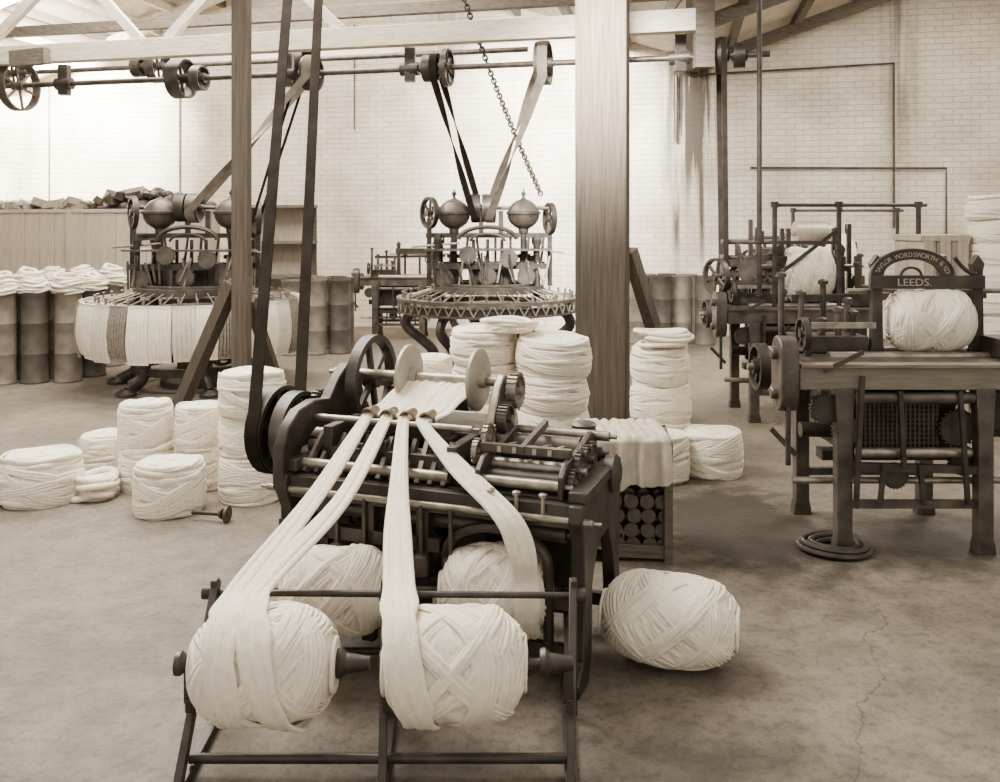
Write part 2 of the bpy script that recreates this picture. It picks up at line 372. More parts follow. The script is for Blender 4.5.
# ------------------------------------------------------------------ wall pipes
def pipe(pts,r,label,mt=IRON2):
    return single('wall_pipe',MB().tube(pts,r,n=8),mt,label,'pipe')
pipe([W(2.9,-.06,3.90),W(5.8,-.06,3.98),W(5.8,-.06,1.6)],.018,'thin dark iron pipe running along the whitewashed wall and down')
pipe([W(3.8,-.06,2.50),W(6.5,-.06,2.46),W(6.5,-.06,1.2)],.018,'iron pipe with a bend fixed on the brick wall')
pipe([W(2.72,-.08,3.9),W(2.72,-.08,2.9)],.025,'short downpipe below the valley gutter')
pipe([W(-5.5,-.05,4.6),W(-5.5,-.05,1.8)],.014,'thin vertical conduit on the brick wall')
pipe([W(-8.0,-.05,4.1),W(-8.0,-.05,1.9)],.014,'thin vertical conduit on the brick wall')
pipe([W(-2.4,-.05,4.9),W(-2.4,-.05,3.2)],.010,'thin vertical conduit on the brick wall')
single('iron_rod',MB().cyl((2.19,7.6,1.05),(2.19,7.6,3.9),.022,n=12).cyl((2.19,7.6,1.5),(2.19,7.6,1.6),.04,n=12),IRON,'slender vertical iron rod rising to the roof beside a machine','rod')

# ------------------------------------------------------------------ wool things
def barrel(x,L,Rr,e=2.9,q2=.45):
    q=min(abs(x)/(L/2),1); return Rr*max(1-q**e,0)**q2
def ballmesh(L,Rr,seed,groups=18,top=10,e=3.4,lump=.012,strands=4,wid=.0105):
    r=random.Random(seed); mb=MB()
    l1,l2,l3=r.uniform(0,6),r.uniform(0,6),r.uniform(0,6)
    def rad(x,t): return barrel(x,L,Rr,e)*(1+lump*(math.sin(2*t+l1+x*9)+.7*math.sin(3*t+l2-x*14)+.5*math.sin(5*t+l3+x*6)))
    nA=44; vs=[];fs=[]
    xs_=[L/2*math.sin(pi/2*(i/13.)) for i in range(-13,14)]
    for x in xs_:
        for k in range(nA):
            t=2*pi*k/nA; q=max(rad(x,t)*.985,.012); vs.append((x,q*math.cos(t),q*math.sin(t)))
    for i in range(len(xs_)-1):
        for k in range(nA):
            k2=(k+1)%nA; fs.append((i*nA+k,i*nA+k2,(i+1)*nA+k2,(i+1)*nA+k))
    fs.append(tuple(range(nA))); fs.append(tuple((len(xs_)-1)*nA+k for k in range(nA))); mb.add(vs,fs)
    def group(ph,A,c0,lay,wv,w,ns,thick):
        for j in range(ns):
            n=64; pts=[]; nr=[]; ws=[]; hs=[]; jl=r.uniform(-.0006,.0006); pj=r.uniform(0,6); pk=r.uniform(0,6)
            for i in range(n):
                t=2*pi*i/n; sp_=1.18*(1+.14*math.sin(2*t+ph)); o_=(j-(ns-1)/2)*w*sp_+.002*math.sin(3*t+pj)
                x=c0+o_+A*math.sin(t+ph)+wv*math.sin(2*t+ph*3)+.05*A*math.sin(3*(t+ph))
                x=max(-.47*L,min(.47*L,x)); edge=abs(j-(ns-1)/2)/(ns/2)
                rr=rad(x,t)+lay+jl-.003*edge*edge+.001*math.sin(5*t+pj)
                pts.append((x,rr*math.cos(t),rr*math.sin(t))); nr.append((0,math.cos(t),math.sin(t)))
                ws.append(w*(1+.15*math.sin(4*t+pk))); hs.append(thick*(1+.2*math.sin(5*t+pj)))
            mb.tube(pts,ws,hs,8,True,nr)
    for g in range(groups):
        A=r.uniform(.10,.36)*L; group(r.uniform(0,2*pi),A,r.uniform(-1,1)*(.45*L-A*.95),r.uniform(-.003,.001),r.uniform(.004,.01),wid*1.2,5,.0042)
    for g in range(top):
        A=r.uniform(.27,.38)*L; c0=r.uniform(-1,1)*(.42*L-A)
        group(2*pi*g/top*2.6+r.uniform(-.3,.3),A,c0,.002+.013*g/top,r.uniform(.002,.012),wid,strands+g%3,.0045)
    for e_ in (-1,1):
        for q in (.12,.28,.45):
            n=24; cy=r.uniform(-.02,.02)*1; pts=[(e_*L*.492-e_*.006,q*Rr*math.cos(2*pi*i/n)+cy,q*Rr*math.sin(2*pi*i/n)) for i in range(n)]
            mb.tube(pts,.014,.008,6,True,[(e_,0,0)]*n)
    return make_mesh('wool_ball',mb,WOOL,V((0,0,0)),180)
BALLS=[ballmesh(.46,.160,s) for s in (1,2,3)]+[ballmesh(.56,.19,9,26,13,2.7,.035,5,.012),ballmesh(.42,.172,12,14,10,6.0,.01,5,.011)]
def put_ball(mesh,loc,rot,label,scale=(1,1,1),group=None):
    o=bpy.data.objects.new('wool_ball',mesh); COL.objects.link(o); o.location=loc; o.rotation_euler=rot; o.scale=scale
    o['label']=label; o['category']='wool ball'
    if group:o['group']=group
    return o
def coilmesh(Rr,H,seed,messy=.006):
    r=random.Random(seed); mb=MB(); blg=r.uniform(.04,.08)
    def er(z):
        q=2*z/H-1; return 1-blg*abs(q)**3-.02*max(q,0)
    l1=r.uniform(0,6); l2=r.uniform(0,6)
    mb.lathe((0,0,0),(0,0,1),[(0,Rr*.9)]+[(H*i/8,Rr*er(H*i/8)*.98) for i in range(1,8)]+[(H-.004,Rr*.88),(H+.004,Rr*.4),(H+.004,.03)],36)
    z=.012
    while z<H-.008:
        ph=r.uniform(0,6.28); rj=r.uniform(-1,.6)*messy; tl=r.uniform(.3,1.8)*messy; wd_=r.uniform(.010,.021)
        n=40; pts=[]; nn=[]; ws=[]
        for i in range(n):
            t=2*pi*i/n; zz=min(max(z+tl*math.sin(t+ph)+.004*math.sin(3*t+ph),.010),H-.004)
            rr=Rr*er(zz)+rj+.006*math.sin(2*t+l1)+.003*math.sin(3*t+ph)+.002*math.sin(7*t+ph*2)
            pts.append((rr*math.cos(t),rr*math.sin(t),zz)); nn.append((math.cos(t),math.sin(t),0)); ws.append(wd_*(1+.25*math.sin(4*t+ph)))
        mb.tube(pts,ws,.006,8,True,nn); z+=wd_*1.2
    for q in (.16,.36,.56,.76):
        n=30; ex=r.uniform(-.015,.015); ey=r.uniform(-.015,.015); ph=r.uniform(0,6)
        pts=[(q*Rr*math.cos(2*pi*i/n)+ex,q*Rr*math.sin(2*pi*i/n)+ey,H-.001-.012*q+.006*math.sin(4*pi*i/n+ph)) for i in range(n)]
        mb.tube(pts,.024,.012,6,True,[(0,0,1)]*n)
    for g in range(5):
        ph=r.uniform(0,6.28); A=H*r.uniform(.15,.42); c0=H*.5+r.uniform(-.5,.5)*(H*.8-2*A); w0=r.uniform(.010,.014); ly=r.uniform(.003,.006)
        for j in range(3):
            n=40; pts=[]; nn=[]; ws=[]
            for i in range(n):
                t=2*pi*i/n; z=min(max(c0+(j-1)*w0*1.15+A*math.sin(t+ph)+.006*math.sin(2*t)+.003*math.sin(5*t+j),.01),H-.01); rr=Rr*er(z)+ly+.004*math.sin(2*t+l1)
                pts.append((rr*math.cos(t),rr*math.sin(t),z)); nn.append((math.cos(t),math.sin(t),0)); ws.append(w0*(1+.2*math.sin(3*t+j+ph)))
            mb.tube(pts,ws,.0045,8,True,nn)
    return make_mesh('wool_coil',mb,WOOL,V((0,0,0)),180)
COILS=[coilmesh(.2,.25,s,.006+.003*(s%3)) for s in range(20,26)]
def put_coil(x,y,z,Rr,H,label='flat round coil of white combed wool',group='coiled wool stacks',tilt=0,mi=None):
    me=COILS[R.randrange(6) if mi is None else mi]; o=bpy.data.objects.new('wool_coil',me); COL.objects.link(o)
    o.location=(x,y,z); o.rotation_euler=(tilt*R.uniform(-1,1),tilt*R.uniform(-1,1),R.uniform(0,6.28)); s_=Rr/.207; o.scale=(s_*R.uniform(.97,1.03),s_*R.uniform(.97,1.03),H/.25)
    o['label']=label; o['category']='wool coil'; o['group']=group; return o
def stack(x,y,Rr,hs,label,group):
    z=0
    for i,h in enumerate(hs):
        put_coil(x+(R.uniform(-.014,.014) if i else 0),y+(R.uniform(-.014,.014) if i else 0),z,Rr*R.uniform(.96,1.04),h,label,group,.012 if i else 0); z+=h-.002
G1='wool coils on the floor beside the slender post'
put_coil(-2.75,5.4,0,.225,.28,'low loose coil of white wool on the concrete floor',G1)
put_coil(-2.67,6.06,0,.16,.25,'small coil of white wool on the concrete floor',G1)
stack(-2.22,5.67,.172,[.27,.27],'coil of white wool in a pile of two',G1)
stack(-1.88,5.68,.15,[.25,.27],'narrow coil of white wool in a pile of two',G1)
put_coil(-1.91,5.2,0,.195,.29,'loosely wound coil of white wool lying in front of taller piles',G1)
stack(-1.50,5.46,.2,[.27,.25,.25],'coil of white wool in a tall pile of three',G1)
G2='wool coils stacked behind the drawing machine'
stack(.34,5.8,.245,[.24,.23,.23,.23],'thick coil of white wool in a tall stack',G2)
stack(-.10,6.00,.235,[.25,.25,.24,.23],'thick coil of white wool in a tall stack',G2)
stack(-.52,6.2,.19,[.26,.25,.24],'narrow coil of white wool in a stack',G2)
G3='wool coils beside the thick post'
stack(1.14,6.38,.22,[.27,.27,.25],'coil of white wool stacked next to the timber post',G3)
put_coil(1.04,5.86,0,.19,.29,'slumped coil of white wool on the floor',G3)
put_coil(1.41,5.98,0,.20,.28,'slumped coil of white wool on the floor',G3)
stack(4.02,7.25,.235,[.19]*10,'thin coil of white wool in a high stack','wool coils stacked beside the wooden cabinet')
stack(3.5,9.4,.2,[.25]*5,'coil of white wool in a stack behind the machines','coiled wool behind the machines')

def loose(x,y,z,r,label,seed,n=7,w=.035,mt=WOOL):
    q=random.Random(seed); mb=MB()
    for k in range(n):
        pts=[]; ph=q.uniform(0,6.28); a=r*q.uniform(.5,1); b=r*q.uniform(.45,.8); rot=q.uniform(0,pi); m=28; ex=q.uniform(-.2,.2)*r; ey=q.uniform(-.2,.2)*r
        for i in range(m):
            t=2*pi*i/m; px=a*math.cos(t)+ex; py=b*math.sin(t)+ey
            pts.append((x+px*math.cos(rot)-py*math.sin(rot), y+px*math.sin(rot)+py*math.cos(rot), z+w*.5+ k*w*.38+.008*math.sin(2*t+ph)))
        mb.tube(pts,w*.55,w*.45,8,True,[(0,0,1)]*m)
    mb.lathe((x,y,z),(0,0,1),[(0,r*.8),(w*n*.2,r*.7),(w*n*.4,r*.3)],24)
    return single('loose_wool',mb,mt,label,'wool',smooth=180)
loose(.06,5.9,.955,.19,'folded loose strands of wool on top of a stack',3,6,.03)
loose(1.16,6.34,.80,.18,'bundle of loose wool draped on a coil',5,7)
loose(-2.44,5.46,.0,.13,'loose trailing end of wool on the floor',6,7,.045)
single('bobbin_spindle',MB().cyl((-1.72,5.03,.045),(-1.50,4.99,.045),.012).lathe((-1.52,4.993,.045),(1,-.18,0),[(0,.012),(.0,.045),(.015,.045),(.015,.01)],20).lathe((-1.56,5.0,.045),(1,-.18,0),[(0,.02),(.02,.03)],16),IRON,'short iron spindle with a round flange lying on the floor','spindle')

# ------------------------------------------------------------------ creel with balls
cr=Thing('ball_creel',(-.35,3.0,0),'low dark iron creel frame with bars carrying wool balls','creel'); B=cr.base
for xt,xf in ((-.95,-.93),(-.385,-.34),(.245,.205)):
    mb=MB()
    mb.bar(V((xt,3.0,.47))-B,V((xt,3.0,.02))-B,.022,.035)
    mb.bar(V((xt,3.02,.46))-B,V((xf,2.60,.03))-B,.025,.035)
    mb.bar(V((xt,2.98,.40))-B,V((xt+.01,3.42,.03))-B,.025,.035)
    mb.bar(V((xf,2.56,.015))-B,V((xt,3.45,.015))-B,.035,.03)
    mb.bar(V((xf+.002,2.68,.215))-B,V((xt,3.34,.235))-B,.022,.04)
    mb.bar(V((xf,2.70,.22))-B,V((xf,2.70,.345))-B,.03,.03); mb.bar(V((xt,3.33,.22))-B,V((xt,3.33,.31))-B,.03,.03)
    cr.part('side_frame',mb,IRON,bevel=.003)
cr.part('top_rail',MB().cyl(V((-.97,3.0,.425))-B,V((.27,3.0,.415))-B,.011,n=12).lathe(V((-.96,3.0,.425))-B,(-1,0,0),[(0,.011),(.0,.022),(.03,.022),(.03,.005)],14).lathe(V((.25,3.0,.415))-B,(1,0,0),[(0,.011),(.0,.024),(.035,.024),(.035,.005)],14)
   .cyl(V((-.40,3.0,.42))-B,V((-.37,3.0,.42))-B,.024,n=12),IRON)
cr.part('bottom_rail',MB().cyl(V((-.93,2.70,.05))-B,V((.20,2.70,.05))-B,.015,n=12),IRON)
cr.part('bottom_rail',MB().cyl(V((-.94,3.38,.05))-B,V((.22,3.38,.05))-B,.014,n=12),IRON)
for y,z in ((2.70,.335),(3.33,.30)):
    for a,b in ((-.97,-.39),(-.36,.22)):
        mb=MB().cyl(V((a,y,z))-B,V((b,y,z))-B,.014,n=12)
        mb.lathe(V((a+.0,y,z))-B,(1,0,0),[(0,.02),(.0,.035),(.015,.035),(.03,.02)],16)
        mb.lathe(V((b-.10,y,z))-B,(1,0,0),[(0,.012),(.0,.04),(.015,.045),(.03,.03),(.10,.02)],16)
        cr.part('spindle',mb,IRON)
cr.done()
G='wool balls on the creel'
put_ball(BALLS[0],(-.705,2.70,.335),(.3,0,.03),'cross-wound white wool ball on the creel spindle under a draped strand',(.95,.96,.96),G)
put_ball(BALLS[1],(-.135,2.70,.335),(1.9,0,-.02),'large cross-wound white wool ball on the creel spindle',(.95,.96,.96),G)
put_ball(BALLS[2],(-.60,3.33,.30),(0.8,0,0),'cross-wound white wool ball partly behind the creel rail',(.90,.92,.92),G)
put_ball(BALLS[1],(-.015,3.33,.30),(.5,0,0),'cross-wound white wool ball partly behind the creel rail',(.93,.95,.95),G)
put_ball(BALLS[3],(.640,3.40,.165),(0,.03,-.28),'big loosely wrapped white wool ball resting on the concrete floor',(.92,1,.80))

# ------------------------------------------------------------------ drawing machine (yawed 20 deg)
YW=math.radians(20)
U=V((math.cos(YW),-math.sin(YW),0)); Wv=V((math.sin(YW),math.cos(YW),0)); O=V((.30,3.2,0))
def Lw(u,w,z): return O+U*u+Wv*w+V((0,0,z))
dm=Thing('wool_drawing_machine',O,'dark cast-iron drawing machine with rollers, discs and pulleys','machine')
def l(u,w,z): return V((u,w,z))
sf=[(-.08,0),(-.10,.05),(-.03,.10),(-.01,.30),(-.02,.52),(-.06,.60),(-.05,.66),(.78,.66),(.80,.60),(.75,.52),(.74,.30),(.78,.10),(.86,.05),(.84,0),(.68,0),(.64,.10),(.60,.34),(.50,.46),(.26,.46),(.14,.34),(.12,.10),(.06,0)]
dm.part('side_frame',MB().prism(sf,l(-1.25,0,0),(0,1,0),(0,0,1),l(.05,0,0)).bar(l(-1.225,-.02,.69),l(-1.225,.74,.69),.10,.05),IRON,bevel=.006)
sfr=[(x*.74 if x>0 else x,z) for x,z in sf]
dm.part('side_frame',MB().prism(sfr,l(-.045,0,0),(0,1,0),(0,0,1),l(.05,0,0)).bar(l(-.02,-.02,.68),l(-.02,.54,.68),.07,.04),IRON,bevel=.006)
hb=[(-.06,.60),(-.06,.76),(-.02,.84),(.06,.895),(.18,.915),(.30,.90),(.38,.98),(.46,1.03),(.56,1.0),(.60,.88),(.66,.80),(.66,.66),(.50,.66),(.46,.76),(.36,.80),(.2,.80),(.10,.76),(.04,.68),(.04,.60)]
dm.part('head_bracket',MB().prism(hb,l(-1.26,0,0),(0,1,0),(0,0,1),l(.05,0,0)),IRON,bevel=.006)
hb2=[(.26,.66),(.28,.78),(.34,.88),(.40,.97),(.46,1.02),(.55,1.0),(.60,.88),(.64,.80),(.64,.66)]
dm.part('head_bracket',MB().prism(hb2,l(-.50,0,0),(0,1,0),(0,0,1),l(.035,0,0)),STEEL,bevel=.006)
dm.part('bed_plate',MB().bx(-1.25,-.0,.04,.56,.60,.655).bx(-1.25,-.5,.5,.74,.60,.655).bx(-1.25,0,-.03,.03,.57,.655),IRON,bevel=.004)
dm.part('head_casing',MB().bx(-1.20,-.50,.30,.68,.655,.80).bx(-1.10,-.50,.06,.10,.655,.76).bx(-1.10,-1.06,.06,.32,.655,.84).bx(-.56,-.52,.06,.32,.655,.80).bx(-.86,-.82,.06,.32,.655,.80),IRON,bevel=.004)
for i in range(12): dm.part('tension_lever',MB().bar(l(-1.16+i*.055,.02,.66),l(-1.13+i*.052,.12,.80),.018,.026),IRON2 if i%3 else STEEL)
for w_,z,r in ((.04,.69,.022),(.13,.74,.026),(.20,.70,.03)): dm.part('roller',MB().cyl(l(-1.20,w_,z),l(-.54,w_,z),r,n=18),STEEL if r<.025 else IRON2)
for i in range(6): dm.part('drop_weight',MB().cyl(l(-1.1+i*.12,-.04,.40),l(-1.1+i*.12,-.04,.60),.008,n=8).lathe(l(-1.1+i*.12,-.04,.34),(0,0,1),[(0,.01),(.0,.03),(.07,.03),(.08,.01)],14),IRON2)
for w_,z in ((0.0,.30),(.0,.12),(.50,.3),(.50,.12)): dm.part('cross_rail',MB().bar(l(-1.25,w_,z),l(-.02,w_,z),.03,.05),IRON)
ap=[]
for i in range(13):
    t=pi*i/12; ap.append((-.33+.20*math.cos(t),.42+.12*math.sin(t)))
pts=[l(x,-.01,z) for x,z in ap]
dm.part('front_arch',MB().tube([l(-.13,-.01,.05)]+pts+[l(-.53,-.01,.05)],.02,.02,8),IRON)
for x in (-.62,-.85,-1.05): dm.part('front_strut',MB().bar(l(x,-.01,.05),l(x,-.01,.58),.05,.04),IRON)
dm.part('front_strut',MB().bar(l(-1.25,-.01,.45),l(-.55,-.01,.45),.04,.05),IRON)
for w_,z,r,u0,u1,mt in ((.03,.70,.020,-.48,-.08,STEEL),(.09,.70,.028,-.48,-.08,IRON),(.15,.73,.026,-.46,-.06,STEEL),(.21,.70,.032,-.46,-.08,IRON2),(.27,.745,.028,-.44,-.06,IRON),(.33,.71,.035,-.44,-.10,STEEL),(.40,.75,.045,-.42,-.12,IRON2),(.48,.79,.020,-.42,-.02,STEEL),(.50,.71,.03,-.46,-.06,IRON),(.18,.845,.014,-1.25,-.50,STEEL),(.5,.98,.022,-1.30,-.44,STEEL),(-.03,.60,.014,-1.3,.04,STEEL),(.06,.52,.03,-1.2,-.08,IRON2)):
    dm.part('roller',MB().cyl(l(u0,w_,z),l(u1,w_,z),r,n=20).cyl(l(u0-.03,w_,z),l(u1+.03,w_,z),r*.5,n=14),mt)
for w_,z,r in ((.09,.70,.05),(.18,.74,.055),(.28,.75,.045),(.36,.73,.06)): dm.part('gear_wheel',MB().gear(l(-.065,w_,z),(1,0,0),r,.02,18),IRON2)
for w_,z,r in ((.12,.78,.045),(.24,.80,.06)): dm.part('gear_wheel',MB().gear(l(-.455,w_,z),(1,0,0),r,.02,18),STEEL)
for u in (-.42,-.10): dm.part('roller_stand',MB().prism([(.0,.655),(.0,.74),(.06,.78),(.26,.79),(.42,.82),(.50,.79),(.53,.655)],l(u,0,0),(0,1,0),(0,0,1),l(.022,0,0)),IRON,bevel=.004)
dm.part('pressure_bar',MB().bar(l(-.44,.12,.80),l(-.08,.12,.80),.03,.03).bar(l(-.27,.10,.80),l(-.27,.42,.84),.02,.03),IRON2)
for u in (-.36,-.30,-.22,-.16): dm.part('weight_hook',MB().bar(l(u,.10,.80),l(u,.30,.77),.016,.022),STEEL)
dm.part('delivery_drum',MB().cyl(l(-.89,.5,.90),l(-.63,.5,.90),.055,n=28),STEEL)
dm.part('guide_plate',MB().bx(-1.02,-.62,.235,.25,.79,.835).bx(-1.03,-.61,.22,.30,.775,.79),IRON2)
for k in range(4):
    u=-.965+k*.087
    dm.part('funnel',MB().lathe(l(u,.19,.862),(0,.9,.25),[(0,.028),(.0,.036),(.008,.036),(.04,.024),(.07,.018),(.07,.012),(.03,.018),(.004,.028)],20,True),BRASS,'brass sliver funnel')
for u in (-.93,-.60):
    dm.part('guide_disc',MB().lathe(l(u,.5,.985),(1,0,0),[(-.012,.02),(-.012,.125),(-.006,.135),(.006,.135),(.012,.125),(.012,.02)],40).cyl(l(u-.04,.5,.985),l(u+.04,.5,.985),.035,n=16),PALEMETAL,'worn pale turned metal disc')
dm.part('spoked_wheel',MB().wheel(l(-1.14,.55,.945),(1,0,0),.205,.05,.03,6,.035,.013,40),IRON)
dm.part('gear_wheel',MB().gear(l(-1.34,.42,.80),(1,0,0),.10,.03,24),IRON2)
dm.part('gear_wheel',MB().gear(l(-.43,.5,.95),(1,0,0),.07,.04,20),STEEL)
dm.part('gear_wheel',MB().gear(l(-.44,.40,.85),(1,0,0),.06,.04,26),IRON2)
dm.part('gear_wheel',MB().gear(l(-1.02,.62,.86),(1,0,0),.09,.04,26),IRON2)
dm.part('drive_pulley',MB().wheel(l(-1.48,.30,.75),(1,0,0),.19,.075,.02,5,.05,.016,40).lathe(l(-1.50,.3,.75),(1,0,0),[(0,.03),(0,.175),(.01,.175),(.01,.03)],36),IRON)
dm.part('drive_pulley',MB().wheel(l(-1.38,.30,.75),(1,0,0),.17,.06,.02,5,.05,.016,40),IRON2)
dm.part('drive_shaft',MB().cyl(l(-1.60,.3,.75),l(-1.15,.3,.75),.022,n=14),STEEL)
dm.part('gear_case',MB().lathe(l(-.02,.42,.66),(1,0,0),[(0,.02),(0,.07),(.04,.075),(.05,.06),(.06,.03)],28),IRON)
dm.part('ribbed_drum',MB().lathe(l(-.16,.60,.70),(0,0,1),[(0,.03),(0,.05),(.02,.057),(.03,.05),(.045,.057),(.06,.05),(.075,.057),(.09,.05),(.105,.055),(.115,.045),(.12,.02)],28).cyl(l(-.16,.60,.60),l(-.16,.60,.72),.03,n=14),IRON2)
for u in (-.34,-.24,-.14):
    dm.part('adjusting_screw',MB().cyl(l(u,-.045,.62),l(u,-.045,.68),.008,n=10).lathe(l(u,-.045,.68),(0,0,1),[(0,.008),(.0,.015),(.01,.016),(.015,.004)],14),STEEL)
for u,z in ((-1.1,.40),(-.9,.42),(-.7,.38),(-.5,.40)): dm.part('lower_gear',MB().gear(l(u,.15,z),(0,1,0),.085,.03,20),IRON2)
dm.part('back_panel',MB().bx(-1.2,-.1,.35,.38,.10,.58),IRON)
dm.done(rotz=-YW)

pc=Lw(-1.48,.30,.75); top=V((-1.27,6.05,3.95))
ct=Thing('countershaft',top,'overhead iron countershaft with a belt pulley','countershaft')
ct.part('pulley',MB().wheel((0,0,0),U,.17,.09,.02,6,.05,.016),IRON)
ct.part('shaft',MB().cyl(-U*.6,U*1.2,.025,n=12),IRON2); ct.done()
belt(top,.175,pc,.194,U,.062,'broad dark leather drive belt rising from the machine pulley')

def smooth(pts,m=6):
    pts=[V(p) for p in pts]; out=[]; P=[pts[0]*2-pts[1]]+pts+[pts[-1]*2-pts[-2]]
    for i in range(1,len(P)-2):
        for j in range(m):
            t=j/m; a,b,c,d=P[i-1],P[i],P[i+1],P[i+2]
            out.append(.5*((2*b)+(-a+c)*t+(2*a-5*b+4*c-d)*t*t+(-a+3*b-3*c+d)*t**3))
    out.append(pts[-1]); return out
def strand_obj(k,tail,wid,label):
    u=-.965+k*.087
    head=[Lw(-.885+k*.082,.66,.93),Lw(-.89+k*.082,.58,.962),Lw(-.89+k*.082,.50,.968),Lw(-.91+k*.083,.40,.93),Lw(-.94+k*.085,.31,.885),Lw(u,.225,.866),Lw(u,.16,.850)]
    path=smooth(head+[V(p) for p in tail]); nh=36; hw=[]; ht=[]; n=len(path)
    for i in range(n):
        if i<26: w_=.044;t=.009
        elif i<nh: q=(i-26)/(nh-26); w_=.044*(1-q)+.022*q; t=.009*(1-q)+.018*q
        else: q=min((i-nh)/12,1); w_=.022*(1-q)+wid*q; t=.018*(1-q)+.012*q
        e_=min(1,(n-1-i)/10); w_*=.6+.4*e_
        hw.append(w_*(1+.05*math.sin(i*.7+k))); ht.append(t)
    mb=MB(); nr=[]
    for i in range(n):
        t=(path[min(i+1,n-1)]-path[max(i-1,0)]).normalized(); side=V((1,-.12,0)); nr.append(side.cross(t).normalized()*-1)
    q_=random.Random(k); F=7
    offs=[q_.uniform(-.5,.5) for _ in range(F)]; zo=[q_.uniform(-.2,.1) for _ in range(F)]
    for j in range(F):
        pts=[]; aw=[]
        for i in range(n):
            t=(path[min(i+1,n-1)]-path[max(i-1,0)]).normalized(); B_=t.cross(nr[i]).normalized()
            off=((j-(F-1)/2+offs[j]*math.sin(i*.22+j))/(F*.55))*hw[i]; pts.append(path[i]+B_*off+nr[i]*(ht[i]*zo[j]+.0015*math.sin(i*.3+j*2)))
            aw.append(hw[i]*(.33+.05*math.sin(i*.5+j*3)))
        mb.tube(pts,aw,[h*.62 for h in ht],10,False,nr)
    return single('wool_sliver',mb,WOOL,label,'wool strand','wool strands feeding the machine',smooth=180)
def wraptail(x0,x1,yc,zc,r,a0,a1,n=8):
    out=[]
    for i in range(n+1):
        q=i/n; a=a0+(a1-a0)*q; rr=r-.010*q; out.append((x0+(x1-x0)*q, yc-rr*math.sin(a), zc+rr*math.cos(a)))
    return out
strand_obj(0,[(-.66,3.24,.68),(-.80,2.86,.525)]+wraptail(-.815,-.76,2.70,.335,.172,-.1,3.5),.044,'long strand of white wool drawn from funnel onto a ball')
strand_obj(1,[(-.565,3.2,.67),(-.735,2.86,.53)]+wraptail(-.745,-.58,2.70,.335,.178,0,3.5),.044,'long strand of white wool draped diagonally across a ball')
strand_obj(2,[(-.362,3.2,.66),(-.325,2.86,.53)]+wraptail(-.305,-.20,2.70,.335,.174,0,3.5),.048,'long strand of white wool hanging straight onto a ball')
strand_obj(3,[(-.17,3.40,.745),(.02,3.20,.62),(.08,3.165,.50)]+wraptail(.09,.10,3.33,.30,.168,1.0,2.9,5),.042,'strand of white wool running to a ball behind the rail')

# ------------------------------------------------------------------ stand with cloth and bobbins
bx=Thing('bobbin_stand',(.645,4.62,0),'dark wooden open stand holding bobbins under a draped cloth','stand')
for x in (-.20,.20):
    for y in (-.2,.2): bx.part('leg',MB().bx(x-.02,x+.02,y-.02,y+.02,0,.58),WOODM)
bx.part('back_board',MB().bx(-.20,.20,.18,.2,.04,.56),IRON); bx.part('side_board',MB().bx(.185,.205,-.18,.18,.04,.56),IRON); bx.part('side_board',MB().bx(-.205,-.185,-.18,.18,.04,.3),IRON)
bx.part('bottom_shelf',MB().bx(-.20,.20,-.2,.2,.02,.04).bx(-.20,.20,-.21,-.195,.02,.08),WOODM); bx.part('top_board',MB().bx(-.26,.22,-.21,.21,.56,.58),WOODM)
bx.done(rotz=-.1)
mbb=MB().lathe((0,0,0),(0,1,0),[(-.06,.012),(-.06,.035),(-.045,.037),(-.04,.02),(.04,.02),(.045,.037),(.06,.035),(.06,.012)],20)
bob=single('bobbin',mbb,IRON2,'small dark turned bobbin lying on its side in the stand','bobbin','bobbins in the stand',origin=(0,0,0))
first=True
for r_ in range(4):
    for c in range(5):
        loc=(.495+c*.076+(.0 if r_%2 else .012),4.50-.006*c,.078+r_*.070)
        if first: bob.location=loc; first=False
        else: copy_single(bob,loc,(0,R.uniform(0,1),R.uniform(-.1,.1)))
mb=MB(); nx,ny=60,44; vs=[];fs=[]
for j in range(ny+1):
    for i in range(nx+1):
        u=i/nx; v=j/ny; x=.39+.44*u
        wr=.007*math.sin(u*21+v*9)+.005*math.sin(u*37-v*14)
        if v<.4: q0=v/.4; y=4.80-.43*q0; z=.600+abs(wr)*1.5+.012*math.sin(u*8)**2
        else:
            q=(v-.4)/.6; y=4.362-.012*q+(.016*math.sin(u*24+.8*q)+.008*math.sin(u*53))*min(q*2.5,1)
            z=.604-(.31-.13*u+.025*math.sin(u*9))*q
            x+=.012*q*math.sin(u*15)
        vs.append((x,y,z))
for j in range(ny):
    for i in range(nx):
        a=j*(nx+1)+i; fs.append((a,a+1,a+nx+2,a+nx+1))
mb.add(vs,fs); cl=single('cloth',mb,CLOTH,'limp pale cloth draped over the bobbin stand in soft folds','cloth',smooth=180); so=cl.modifiers.new('thickness','SOLIDIFY'); so.thickness=.004; so.offset=0

